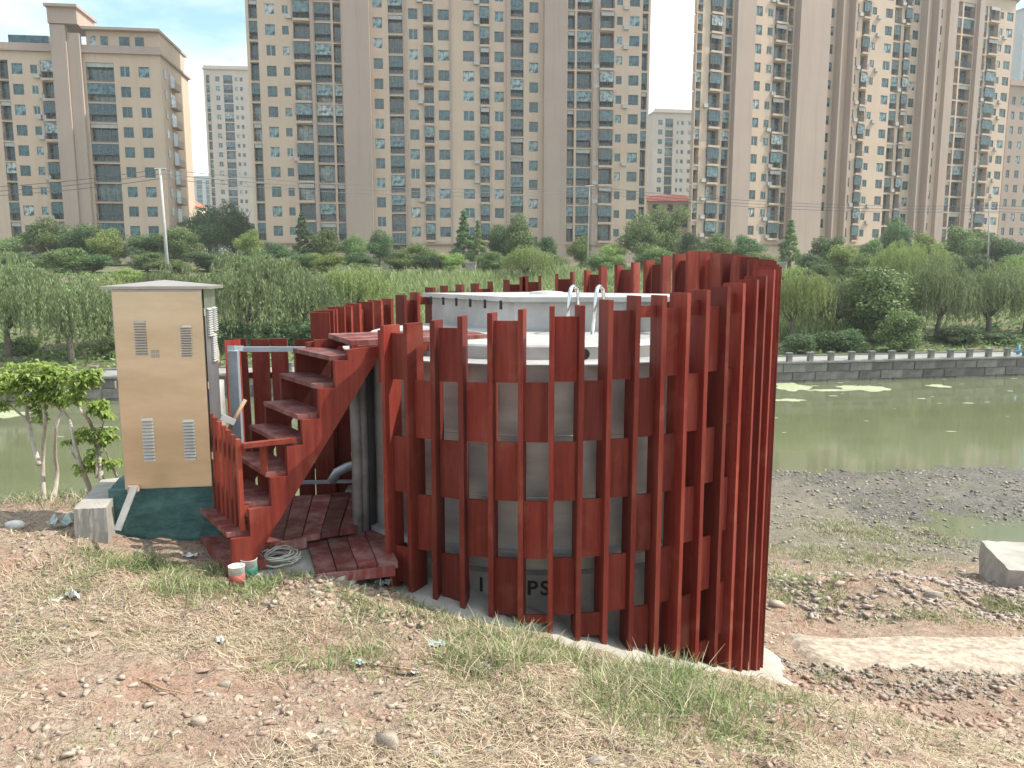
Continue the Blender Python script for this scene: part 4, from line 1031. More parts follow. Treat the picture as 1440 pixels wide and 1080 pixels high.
for i in range(len(seq) - 1):
    a0, a1 = seq[i], seq[i + 1]
    if i == len(neg) + len(ang) - 1: a1 = a1 + 360
    if a1 - a0 > 12: continue
    am = ((a0 + a1) / 2 + 180) % 360 - 180; par = (i - len(neg)) % 2      # bay 0..1 -> par 0: rows -1,1,3
    hi, lo = float(zt_top(am)) - 0.075, float(zb_front(am)) + 0.02
    xm = cpt(am, 2.15, 0).x
    rp = 2.195
    for k in range(-4, 9):
        filled = (k % 2 == 1) if par == 0 else (k % 2 == 0)
        z1, z0 = ring_z(k, xm), ring_z(k + 1, xm)
        if not filled: continue
        z1 = min(z1, hi); z0 = max(z0, lo + random.uniform(0, 0.1) * (z0 < lo))
        if z1 - z0 < 0.06: continue
        if k == -1 and z1 > ring_z(-1, xm) - 0.08: z1 = min(hi, z1 + 0.06)
        j = random.uniform(-0.006, 0.006)
        p0, p1 = cpt(a0, rp + j, z0), cpt(a1, rp + j, z0); d = p1 - p0; u = d.normalized(); p0 = p0 + u * 0.021; d = d - u * 0.042
        nv = Vector((d.y, -d.x, 0)).normalized() * 0.022
        m = MB(); m.obox(p0, d, -nv, (0, 0, z1 - z0)); m.build('panel', M['red'], enc)
# wide closing board at the stair side
pA_, pB_ = cpt(-34.6, 2.16, -0.86), cpt(-38.8, 2.16, -0.86)
m = MB(); d = pB_ - pA_; m.obox(pA_, d, Vector((-d.y, d.x, 0)).normalized() * -0.025, (0, 0, 0.42)); m.build('closing_board', M['red'], enc)
# mortar footing under the boards
m = MB(); nA = 150; A0, A1 = -42, 200
random.seed(8); prof = []
for i in range(nA + 1):
    a = A0 + (A1 - A0) * i / nA; zz = float(zb_front((a + 180) % 360 - 180))
    w_ = 0.22 + 0.09 * float(fbm(np.array([a * 0.12]), np.array([0.3]), 3, 5)[0]) + 0.16 * math.exp(-((a - 62) / 14) ** 2)
    ns = [0.02 * float(fbm(np.array([a * 0.4]), np.array([j * 1.7]), 3, 6)[0]) for j in range(4)]
    ring = [cpt(a, 1.97, zz + 0.05), cpt(a, 2.15, zz + 0.035 + ns[0]), cpt(a, 2.30, zz + 0.03 + ns[1]), cpt(a, 2.30 + w_ * 0.6, zz - 0.0 + ns[2]), cpt(a, 2.30 + w_, zz - 0.09 + ns[3]), cpt(a, 2.34 + w_, zz - 0.45)]
    prof.append(ring)
for ring in prof: m.v.extend([tuple(p) for p in ring])
for i in range(nA):
    for j in range(5):
        b0 = i * 6 + j; m.f.append([b0, b0 + 1, b0 + 7, b0 + 6]); m.m.append(0)
o = lab_obj(m, 'mortar_footing', M['conc_pale'], (CX, CY, -3.9), 'rough pale mortar footing along the base of the red boards', 'footing', smooth=True)

# ------------------------------------------------------------------ stairs with platform
stairs = empty('timber_stairs', (-1.7, 6.0, -2.4), 'steep dark red timber stairs climbing to the top of the tank', 'stairs')
Adir = Vector((0.86, 0.50, 0)).normalized(); Vdir = Vector((-0.58, 0.81, 0)).normalized(); WL = 0.80
near = [Vector(p) for p in [(-1.31, 6.10, -0.63), (-1.42, 6.03, -0.84), (-1.54, 5.96, -1.07), (-1.65, 5.90, -1.26), (-1.76, 5.83, -1.49), (-1.91, 5.76, -1.71), (-2.03, 5.70, -1.92), (-2.14, 5.62, -2.16)]]
near = [p - Adir * 0.12 for p in near[:7]] + [near[7]]
for i, p in enumerate(near[:7]):
    m = MB(); m.obox(p + Vector((0, 0, -0.035)), Adir * 0.25, Vdir * WL, (0, 0, 0.035)); m.build('tread', M['red_deck'], stairs)
# platform boards
P0 = Vector((-1.27, 6.15, -0.52)); Pdir = Vector((-0.43, 0.90, 0)).normalized()
for i in range(4):
    m = MB(); w_ = WL / 4; m.obox(P0 + Pdir * (w_ * i + 0.004) + Vector((0, 0, -0.04 + 0.003 * (i % 2))), Adir * 1.25, Pdir * (w_ - 0.008), (0, 0, 0.04)); m.build('platform_board', M['red_deck'], stairs)
m = MB(); m.obox(P0 + Vector((0, 0, -0.11)) + Adir * 0.01, Adir * 1.2, Vdir * 0.03, (0, 0, 0.066)); m.build('platform_joist', M['red'], stairs)
m = MB(); m.obox(P0 + Vdir * (WL - 0.04) + Vector((0, 0, -0.11)), Adir * 1.2, Vdir * 0.03, (0, 0, 0.066)); m.build('platform_joist', M['red'], stairs)
# sawtooth stringers: polygon in (A, z) plane
def stringer(off, th_):
    base = Vector((-1.31, 6.10, -0.63))
    def pa(p): return ((p - base).dot(Adir), p.z)
    poly = []
    q = [pa(p) for p in near[:7]]
    line = lambda z: 0.32 + 0.70 * (z + 0.57)
    poly = [(0.32, -0.565), (q[0][0] + 0.12, -0.565 - 0.02)]
    for i, (s_, z_) in enumerate(q):
        poly.append((s_ + 0.13, z_ - 0.036)); poly.append((s_ + 0.02, z_ - 0.036))
        if i + 1 < len(q): poly.append((s_ + 0.02, q[i + 1][1] - 0.036 + 0.002))
    poly.append((q[-1][0] + 0.0, -2.30)); poly.append((line(-2.30) + 0.02, -2.30))
    cl = []
    for p in poly:
        if not cl or (abs(p[0] - cl[-1][0]) + abs(p[1] - cl[-1][1])) > 5e-3: cl.append(p)
    n = len(cl); vs = []
    for t_ in (0, th_):
        for s_, z_ in cl:
            p = base + Adir * s_ + Vdir * (off + t_); vs.append((p.x, p.y, z_))
    # triangulated caps through mathutils
    from mathutils.geometry import tessellate_polygon
    tri = tessellate_polygon([[Vector((s_, z_, 0)) for s_, z_ in cl]])
    m = MB(); fs = [tuple(t) for t in tri] + [tuple(n + i for i in t)[::-1] for t in tri] + [(i, (i + 1) % n, n + (i + 1) % n, n + i) for i in range(n)]
    m.add(vs, fs); o = m.build('stringer', M['red'], stairs)
    import bmesh
    bm = bmesh.new(); bm.from_mesh(o.data); bmesh.ops.recalc_face_normals(bm, faces=bm.faces); bm.to_mesh(o.data); bm.free()
stringer(-0.045, 0.045); stringer(WL, 0.045)
# posts carrying the platform
for s_, v_ in ((0.50, 0.0), (0.50, WL - 0.06)):
    p = near[0] + Adir * s_ + Vdir * v_; m = MB(); m.obox((p.x, p.y, -2.5), Adir * 0.06, Vdir * 0.06, (0, 0, 1.93)); m.build('platform_post', M['red'], stairs)
# bottom board
p = near[7] + Vector((0, 0, -0.08)) - Vdir * 0.02; m = MB(); m.obox(p, Adir * 0.30, Vdir * WL, (0, 0, 0.08)); m.build('ground_board', M['red_deck'], stairs)

# low picket barrier on the lower step
bar = empty('picket_barrier', tuple(near[6]), 'low red picket barrier with handrail at the foot of the stairs', 'railing')
bp = near[6] + Vector((0, 0, 0.003)) + Adir * 0.10 - Vdir * 0.02
npk = 7
for i in range(npk):
    t = (i / (npk - 1)) * (WL - 0.06); hgt = 0.70 + 0.09 * i / (npk - 1)
    m = MB(); m.obox(bp + Vdir * t, Adir * 0.03, Vdir * 0.055, (0, 0, hgt)); m.build('picket', M['red_bright'], bar)
m = MB(); m.obox(bp + Vector((0, 0, 0.58)) + Adir * 0.031, Adir * 0.03, Vdir * WL, (0, 0, 0.07)); m.build('rail', M['red_bright'], bar)
m = MB(); m.obox(bp + Vector((0, 0, 0.12)) + Adir * 0.031, Adir * 0.03, Vdir * WL, (0, 0, 0.07)); m.build('rail', M['red_bright'], bar)
e1 = bp + Adir * 0.032 + Vector((0, 0, 0.66)) - Vdir * 0.0; e2 = at(415, 618, 5.88)
m = MB(); m.beam(e1 - Vdir * 0.03, Vector((e2.x, e2.y, e1.z - 0.0)), 0.06, 0.035); m.build('handrail', M['red_bright'], bar)
e3 = at(370, 616, 5.80); m = MB(); m.box(e3.x - 0.025, e3.x + 0.025, e3.y - 0.02, e3.y + 0.02, -1.5, e1.z - 0.02); m.build('baluster', M['red_bright'], bar)
e4 = at(397, 620, 5.86)

# ------------------------------------------------------------------ decks
dk = empty('timber_deck', (-1.75, 6.9, -2.3), 'dark red board deck behind the stairs', 'deck')
def deck(root, A, B, C_, D, n, th_):   # quad A(near left) B(near right) C(far right) D(far left), boards run A->D
    A, B, C_, D = map(Vector, (A, B, C_, D))
    for i in range(n):
        t0, t1 = i / n + 0.006, (i + 1) / n - 0.006; dz = random.uniform(-.004, .004)
        q = [A.lerp(B, t0), A.lerp(B, t1), D.lerp(C_, t1), D.lerp(C_, t0)]
        m = MB(); vs = [p + Vector((0, 0, dz - th_)) for p in q] + [p + Vector((0, 0, dz)) for p in q]
        m.add(vs, [(3, 2, 1, 0), (4, 5, 6, 7), (0, 1, 5, 4), (1, 2, 6, 5), (2, 3, 7, 6), (3, 0, 4, 7)]); m.build('deck_board', M['red_deck'], root)
zd = -2.14
deck(dk, onz(370, 763, zd), onz(502, 741, zd), onz(520, 690, zd), onz(385, 700, zd), 5, 0.05)
a, b = onz(370, 765, zd), onz(432, 754, zd)
m = MB(); m.obox(a + Vector((0, -0.03, -0.09)), b - a, (0, 0.028, 0), (0, 0, 0.088)); m.build('edge_board', M['red_deck'], dk)
zd2 = -2.215
d2 = empty('timber_deck', (-1.2, 6.1, -2.4), 'lower red board landing between the stairs and the enclosure', 'deck')
deck(d2, onz(443, 803, zd2), onz(560, 790, zd2), onz(535, 736, zd2), onz(428, 749, zd2), 4, 0.05)
a, b = onz(444, 806, zd2), onz(556, 794, zd2)
m = MB(); m.obox(a + Vector((0, -0.03, -0.08)), b - a, (0, 0.028, 0), (0, 0, 0.075)); m.build('edge_board', M['red_deck'], d2)
# concrete slab under stairs
pts = [onz(352, 812, -2.26), onz(452, 812, -2.26), onz(440, 745, -2.26), onz(340, 752, -2.26)]
m = MB(); m.prism([(p.x, p.y) for p in pts], -2.5, -2.245); lab_obj(m, 'concrete_pad', M['concrete'], pts[0], 'grey concrete pad under the stairs', 'pad')

# straight slat fence behind the deck
sf = empty('slat_fence', (-1.9, 7.9, -2.4), 'straight red slat fence behind the deck, left of the tank', 'fence')
for x0, x1, pt, y in ((316, 329, 479, 7.3), (322, 337, 476, 7.55), (353, 377, 477, 7.8), (383, 406, 476, 7.82), (412, 434, 477, 7.85), (441, 466, 479, 7.88), (470, 494, 480, 7.9), (337, 350, 476, 7.78)):
    a = at(x0, pt, y); b = at(x1, pt, y); m = MB(); lo = -2.42
    jx = random.uniform(-.03, .03); dy = 0.5 if x0 < 320 else 0.02
    m.obox((a.x + jx * 0.2, y, lo), (b.x - a.x, dy * 0.3, 0), (0, 0.025, 0), (jx, 0, a.z - lo)); m.build('slat', M['red'], sf)
for z_ in (-1.05, -2.0):
    a = at(320, 500, 7.83); b = at(498, 500, 7.93); m = MB(); m.obox((a.x, 7.86, z_), (b.x - a.x, 0.09, 0), (0, 0.03, 0), (0, 0, 0.06)); m.build('fence_rail', M['red'], sf)
# galvanised frame
gf = empty('steel_handrail', tuple(at(330, 620, 7.0)), 'grey galvanised steel handrail frame in front of the slat fence', 'handrail')
a = at(328, 493, 6.9); b = at(336, 640, 7.0)
m = MB(); m.beam(a, Vector((b.x, b.y, -2.3)), 0.085, 0.06, (0, 1, 0)); m.build('post', M['galv'], gf)
c_ = at(432, 491, 7.35); m = MB(); m.beam(a + Vector((-0.02, 0, 0.02)), at(338, 490, 7.3), 0.06, 0.05); m.beam(at(337, 491, 7.3), c_, 0.045, 0.045); m.build('top_rail', M['galv'], gf)
m = MB(); m.beam(at(395, 679, 7.3), at(522, 676, 7.5), 0.03, 0.03); m.build('bottom_rail', M['galv'], gf)
# grey elbow pipe
m = MB(); m.tube([at(466, 678, 7.4), at(474, 664, 7.4), at(488, 657, 7.45), at(515, 650, 7.5)], 0.045, 10); lab_obj(m, 'elbow_pipe', M['galv'], at(466, 678, 7.4), 'bent grey pipe lying behind the stairs by the tank', 'pipe', True)
# vertical conduits against the tank
cd = empty('conduit_bundle', tuple(cpt(-62, 2.0, -2.3)), 'bundle of grey vertical conduits against the tank beside the stairs', 'pipes')
for i, (px_, r_) in enumerate(((498, .045), (507, .045), (516, .055), (523, 0.03))):
    a = at(px_, 560, 6.55 + 0.05 * i); m = MB(); m.tube([(a.x, a.y, -2.3), (a.x + 0.01, a.y, -1.6), (a.x, a.y, -0.66)], r_, 12); m.build('conduit', M['pipe_grey'] if i != 2 else M['dark'], cd, smooth=True)

# ------------------------------------------------------------------ electrical cabinet
cr = Vector((-2.46, 6.28, 0)); fd = Vector((-0.686, -0.10, 0)); sd = Vector((-0.085, 0.46, 0))   # near-right corner, front (to left), side (to back)
zb_, zt_ = -1.735, -0.12
cab = empty('electrical_cabinet', (cr.x + fd.x / 2, cr.y + 0.2, zb_), 'tall tan steel electrical cabinet with louvres and shallow pitched roof', 'cabinet')
m = MB(); m.obox(cr + Vector((0, 0, zb_)), fd, sd, (0, 0, zt_ - zb_)); m.build('cabinet_body', [M['cab_side']], cab)
fn = Vector((fd.y, -fd.x, 0)).normalized() ; fn = fn if fn.y < 0 else -fn
fu = fd.normalized()
m = MB(); m.obox(cr + fu * 0.012 + fn * 0.022 + Vector((0, 0, zb_ + 0.012)), fd - fu * 0.024, -fn * 0.02, (0, 0, zt_ - zb_ - 0.03)); door = m.build('door', M['cab'], cab)
for t_, z0, z1 in ((0.21, -0.40, -0.66), (0.715, -0.36, -0.64), (0.24, -1.16, -1.50), (0.70, -1.14, -1.50)):
    # t measured from the right corner
    m = MB(); n_ = 13; base = cr + fu * (0.686 * t_ - 0.045) + fn * 0.0225
    for i in range(n_):
        z_ = z1 + (z0 - z1) * i / n_; hh_ = (z0 - z1) / n_
        p = base + Vector((0, 0, z_)); a_, b_ = p, p + fu * 0.09
        m.add([a_, b_, b_ + fn * 0.012 + Vector((0, 0, 0.0)), a_ + fn * 0.012, a_ + Vector((0, 0, hh_ * 0.75)), b_ + Vector((0, 0, hh_ * 0.75))], [(0, 3, 2, 1), (3, 4, 5, 2), (0, 4, 3), (1, 2, 5)])
    o = link(bpy.data.objects.new('louvre', m.mesh('louvre', [M['louvre']], tuple(Vector(cab.location)))), door)
for dx_, dz_ in ((0, 0), (0.034, 0), (0, 0.034), (0.034, 0.034)):
    p = cr + fu * (0.686 * 0.52 + dx_) + fn * 0.0225 + Vector((0, 0, -0.66 + dz_)); m = MB(); m.obox(p, fu * 0.028, fn * 0.002, (0, 0, 0.028))
    link(bpy.data.objects.new('badge', m.mesh('badge', [M['cab_roof']], tuple(Vector(cab.location)))), door)
for z_ in (-0.33, -0.92, -1.5):
    p = cr + fn * 0.024 - fu * 0.008 + Vector((0, 0, z_)); m = MB(); m.tube([p, p + Vector((0, 0, 0.06))], 0.009, 8); m.build('hinge', M['chrome'], cab)
p = cr + fd + fn * 0.022 + fu * 0.006 + Vector((0, 0, -0.9)); m = MB(); m.tube([p, p + Vector((0, 0, 0.06))], 0.009, 8); m.build('hinge', M['chrome'], cab)
# side louvres (sunlit side)
sn = Vector((1, 0.18, 0)).normalized(); su = sd.normalized()
for t_, z0, z1 in ((0.04, -0.27, -0.50), (0.24, -0.27, -0.47), (0.17, -0.49, -0.72)):
    m = MB(); n_ = 12
    for i in range(n_):
        z_ = z1 + (z0 - z1) * i / n_; hh_ = (z0 - z1) / n_; p = cr + su * (0.02 + t_) + Vector((0.003, 0, z_))
        m.add([p, p + su * 0.17, p + su * 0.17 + sn * 0.022, p + sn * 0.022, p + Vector((0, 0, hh_ * 0.8)), p + su * 0.17 + Vector((0, 0, hh_ * 0.8))], [(0, 1, 2, 3), (3, 2, 5, 4), (0, 3, 4), (1, 5, 2)])
    m.build('side_louvre', M['steel_lid'], cab)
# roof
o_ = cr - fu * 0.06 + fn * 0.07; a_ = fd + fu * 0.12; b_ = sd + su * 0.16; z_ = zt_ + 0.003
c0, c1, c2, c3 = o_, o_ + a_, o_ + a_ + b_, o_ + b_; ap = o_ + a_ * 0.5 + b_ * 0.5 + Vector((0, 0, z_ + 0.07))
m = MB(); lo_ = [v + Vector((0, 0, z_)) for v in (c0, c1, c2, c3)]; hi_ = [v + Vector((0, 0, z_ + 0.022)) for v in (c0, c1, c2, c3)]
m.add(lo_ + hi_ + [ap], [(0, 1, 2, 3), (1, 0, 4, 5), (2, 1, 5, 6), (3, 2, 6, 7), (0, 3, 7, 4), (5, 4, 8), (6, 5, 8), (7, 6, 8), (4, 7, 8)]); m.build('roof', M['cab_roof'], cab)
# vertical seam line / sealing
m = MB(); m.obox(cr + fn * 0.0015 - fu * 0.0 + Vector((0, 0, zb_)), fu * 0.012, fn * 0.003, (0, 0, zt_ - zb_)); m.build('door_seal', M['black'], cab)
m = MB(); p = cr + fd * 0.94 + fn * 0.03 + Vector((0, 0, zb_ - 0.004)); m.obox(p, fu * -0.08, fn * 0.05, (0, 0, 0.045)); lab_obj(m, 'rusty_bracket', M['rock_red'], p, 'small rusty bracket at the lower left corner of the cabinet', 'bracket')

# plinths
def block(name, corners, z0, z1, mat, label, cat, jitter=0.012, parent=None, rough=1.0):
    # densified box for a rough cast look
    xs_ = [Vector(c) for c in corners]; m = MB(); N = 14; rows = 7; ring = []
    for e in range(4):
        for i in range(N): ring.append(xs_[e].lerp(xs_[(e + 1) % 4], i / N))
    n = len(ring)
    for r_ in range(rows + 1):
        z = z0 + (z1 - z0) * r_ / rows
        for i, p in enumerate(ring):
            corner = i % N == 0; k = 0 if r_ == rows and corner else 1
            m.v.append((p.x + random.gauss(0, jitter) * k, p.y + random.gauss(0, jitter) * k, z + random.gauss(0, jitter * 0.5)))
    for r_ in range(rows):
        for i in range(n): a_, b_ = r_ * n + i, r_ * n + (i + 1) % n; m.f.append([a_, b_, b_ + n, a_ + n]); m.m.append(0)
    m.f.append([rows * n + i for i in range(n)]); m.m.append(0)
    return lab_obj(m, name, mat, (xs_[0].x, xs_[0].y, z0), label, cat)
random.seed(2)
zpt = -1.74
A_ = onz(152, 690, zpt); B_ = onz(306, 684, zpt)
block('cabinet_plinth', [A_, B_, Vector((B_.x - 0.14, B_.y + 0.62, 0)), Vector((A_.x - 0.16, A_.y + 0.62, 0))], -2.5, zpt, M['teal_paint'], 'dark green painted concrete plinth under the cabinet', 'plinth', 0.004)
C0 = onz(103, 716, -1.80); C1 = onz(149, 714, -1.80); C2 = onz(180, 670, -1.80); C3 = onz(142, 675, -1.80)
block('concrete_block', [C0, C1, C2, C3], -2.5, -1.80, M['concrete'], 'grey concrete block left of the green plinth with sunlit top', 'block', 0.003)
a = at(165, 746, 5.62); b = at(189, 684, 5.86); m = MB(); m.beam(a, b, 0.05, 0.014, (0, -1, 0.3)); lab_obj(m, 'wooden_batten', M['pipe_grey'], a, 'grey batten leaning on the green plinth', 'batten')

# pipe, broom and tool between cabinet and fence
a = at(309, 640, 7.0); m = MB(); m.tube([(a.x, a.y, -2.4), (a.x, a.y, -0.95)], 0.07, 14); lab_obj(m, 'standing_pipe', M['pipe_grey'], (a.x, a.y, -2.4), 'dark grey pipe standing behind the cabinet edge', 'pipe', True)
a = at(304, 515, 6.9); m = MB(); m.tube([a, a + Vector((0.0, 0, 0.12)), a + Vector((0, 0, 0.26))], [0.05, 0.035, 0.015], 8); lab_obj(m, 'brush_head', M['tan_board'], a, 'straw brush head resting on the pipe behind the cabinet', 'brush')
tl = empty('hand_tool', tuple(at(326, 588, 6.35)), 'wooden handled tool leaning behind the picket barrier', 'tool')
m = MB(); m.tube([at(322, 604, 6.35), at(345, 562, 6.45)], 0.017, 8); m.build('handle', M['wood_raw'], tl, smooth=True)
m = MB(); m.beam(at(311, 586, 6.3), at(330, 594, 6.35), 0.03, 0.05); m.build('head', M['pole'], tl)

# paint tins and cord
def tin(px, py, y, r, h, mats, label, name='paint_tin'):
    p = at(px, py, y); r0 = empty(name, tuple(p), label, 'bucket')
    m = MB(); m.lathe([(0.001, 0), (r * 0.92, 0), (r, h * 0.98), (r * 1.04, h), (r * 0.93, h), (r * 0.88, h * 0.9), (0.001, h * 0.88)], 24); o = m.build('tin_body', mats[0], r0, True, True)
    m = MB(); m.lathe([(r * 0.945, h * 0.18), (r * 1.0, h * 0.19), (r * 1.02, h * 0.62), (r * 0.975, h * 0.63)], 24); m.build('label_band', mats[1], r0, True, True)
    return r0
tin(334, 825, 5.42, 0.058, 0.16, (M['plastic_white'], M['red_plastic']), 'red and white paint tin at the foot of the stairs')
tin(351, 814, 5.66, 0.062, 0.16, (M['plastic_white'], M['green_plastic']), 'white bucket with dark green band beside the stair foot', 'paint_bucket')
random.seed(9); m = MB(); cc_ = onz(393, 789, -2.245)
for k in range(11):
    pts = []; ox, oy = random.uniform(-.06, .06), random.uniform(-.05, .05); rx, ry = random.uniform(.09, .19), random.uniform(.08, .16); ph = random.uniform(0, 6)
    for i in range(25):
        t = ph + i / 24 * 6.6; pts.append((cc_.x + ox + rx * math.cos(t), cc_.y + oy + ry * math.sin(t), -2.237 + 0.012 * random.random() + 0.007 * k))
    m.tube(pts, 0.0065, 5)
lab_obj(m, 'cord_coil', M['rope'], (cc_.x, cc_.y, -2.37), 'tangled coil of pale cord on the concrete pad under the stairs', 'cord', True)

# ------------------------------------------------------------------ young trees on the near crest
def young_tree(label, yb_, stems, leafs, seed, dens=1.0):
    global rng
    random.seed(seed); rng = np.random.default_rng(seed)
    b0 = at(*stems[0][0], yb_); r = empty('young_tree', tuple(b0), label, 'tree')
    for st in stems:
        pts = []
        for i in range(len(st)):
            p = at(*st[i], yb_ + 0.10 * math.sin(i * 1.7 + st[0][0])); pts.append(p)
        if st is stems[0]: pts[0] = pts[0] - Vector((0, 0, 0.15))
        # smooth
        sm = []
        for i in range(len(pts) - 1):
            for k in range(4):
                t = k / 4; pm_, pn_ = pts[max(i - 1, 0)], pts[min(i + 2, len(pts) - 1)]
                a0_, a1_ = pts[i], pts[i + 1]
                sm.append(0.5 * ((2 * a0_) + (a1_ - pm_) * t + (2 * pm_ - 5 * a0_ + 4 * a1_ - pn_) * t * t + (3 * a0_ - pm_ - 3 * a1_ + pn_) * t ** 3))
        sm.append(pts[-1]); n = len(sm); R0 = (0.026 if len(st) > 3 else 0.014)
        m = MB(); m.tube(sm, [R0 * (1 - 0.65 * i / n) for i in range(n)], 7); m.build('trunk', M['bark_pale'], r, True)
    V_, F_, T_ = [], [], []; tw = MB()
    for px, py, rp_, cnt in leafs:
        for j in range(int(cnt * dens * 1.2)):
            d = rdir(1)[0]; q = rng.uniform(0.2, 1) ** 0.6
            c = np.array(at(px + d[0] * rp_ * q, py + d[2] * rp_ * q * 0.8, yb_ + d[1] * rp_ / 145 * q))
            # spray of drooping leaves from one point
            k = rng.integers(4, 8); tone = rng.uniform(0, 1)
            for l_ in range(k):
                a = rng.uniform(0, 6.283); dr = np.array([math.cos(a), math.sin(a), rng.uniform(-0.9, 0.15)]); dr /= np.linalg.norm(dr)
                L = rng.uniform(0.04, 0.085); sd_ = np.cross(dr, [0, 0, 1]); sd_ /= np.linalg.norm(sd_) + 1e-6; w_ = L * 0.27
                p0 = c + dr * 0.015; pm2 = c + dr * L * 0.55 + np.array([0, 0, 0.008]); p1 = c + dr * L + np.array([0, 0, -L * 0.22])
                b_ = len(V_); V_ += [p0, pm2 + sd_ * w_, p1, pm2 - sd_ * w_]; F_.append([b_, b_ + 1, b_ + 2, b_ + 3]); T_.append(np.clip(tone * 0.6 + rng.uniform(0, 0.4), 0, 1))
    me = np_mesh('foliage', np.array(V_) - np.array(b0), np.array(F_), [M['leaf_sapling']], np.array(T_))
    o = link(bpy.data.objects.new('foliage', me), r); o['kind'] = 'stuff'
young_tree('young tree with pale thin trunks at the left edge of the near bank', 7.6,
 [[(62, 708), (60, 665), (61, 625), (63, 590), (58, 560), (55, 535)], [(55, 654), (46, 620), (38, 580), (33, 550), (25, 530)], [(75, 707), (80, 668), (77, 640), (79, 600), (88, 578), (92, 550)],
  [(88, 580), (74, 560), (70, 535)], [(38, 590), (20, 575), (5, 560)], [(62, 600), (50, 592), (44, 588)]],
 [(20, 528, 26, 60), (48, 522, 24, 60), (38, 550, 26, 55), (68, 540, 22, 45), (62, 565, 20, 30), (85, 522, 22, 45), (88, 555, 20, 30), (-6, 545, 22, 40), (2, 568, 10, 12), (55, 585, 12, 12)], 31)
young_tree('smaller leaning young tree between the first one and the cabinet', 7.3,
 [[(128, 674), (112, 650), (104, 620), (98, 592), (88, 576)], [(143, 676), (139, 640), (133, 610), (124, 590), (114, 578), (112, 560)], [(165, 672), (155, 650), (147, 630)], [(110, 648), (100, 635), (95, 622)], [(139, 640), (142, 610), (146, 590)], [(136, 672), (136, 640), (131, 620)]],
 [(112, 535, 22, 50), (128, 528, 16, 32), (105, 560, 16, 20), (138, 570, 16, 34), (150, 582, 8, 10), (120, 610, 16, 16), (148, 612, 18, 28), (135, 645, 20, 22), (118, 655, 14, 10), (158, 650, 12, 14), (100, 618, 8, 6)], 32)

# ------------------------------------------------------------------ near ground cover
random.seed(17); rng = np.random.default_rng(17)
def free(x, y):
    r = np.hypot(x - CX, y - CY); ok = r > 2.42
    ok &= ~((x > -2.3) & (x < -0.7) & (y > 5.75) & (y < 7.9)); ok &= ~((x > -3.3) & (x < -2.25) & (y > 5.75) & (y < 6.9)); ok &= ~((x > -3.75) & (x < -3.2) & (y > 6.0) & (y < 7.0))
    return ok
# pale track slab on the lower terrace
m = MB(); N = 60; yl, yh = [], []
for i in range(N + 1):
    x_ = 3.1 + 14 * i / N; c_y = 8.45 + 0.02 * (x_ - 3); w0 = 0.40 + 0.03 * float(fbm(np.array([x_ * 2.5]), np.array([0.]), 3, 2)[0]); w1 = 0.45 + 0.04 * float(fbm(np.array([x_ * 2.3]), np.array([9.]), 3, 2)[0])
    for yy_ in (c_y - w0 - 0.1, c_y - w0, c_y, c_y + w1, c_y + w1 + 0.1):
        edge = yy_ in (c_y - w0 - 0.1, c_y + w1 + 0.1); m.v.append((x_, yy_, float(tps(np.array([x_]), np.array([yy_]))[0]) + 0.045 + (0.022 if not edge else -0.08) - (0.35 if i == 0 else 0)))
for i in range(N):
    for j in range(4): b0 = i * 5 + j; m.f.append([b0, b0 + 5, b0 + 6, b0 + 1]); m.m.append(0)
o = m.build('concrete_track', simple('worn_track', (0.27, 0.21, 0.16), (0.45, 0.39, 0.31), 0.9, 0, 9.0, None, 0.9, 0.03, lo=0.38, hi=0.62), smooth=True); tag(o, kind='structure')
# concrete block by the water at right
p = Vector((7.1, 11.4, 0)); block('concrete_block', [Vector((7.5, 11.3, 0)), Vector((9.1, 11.0, 0)), Vector((9.5, 12.4, 0)), Vector((7.85, 12.6, 0))], -5.3, -4.42, M['conc_pale'], 'pale concrete block cut by the right edge near the mud flat', 'block', 0.008)

def place_on(px, py):
    return ground_hit(px, py)
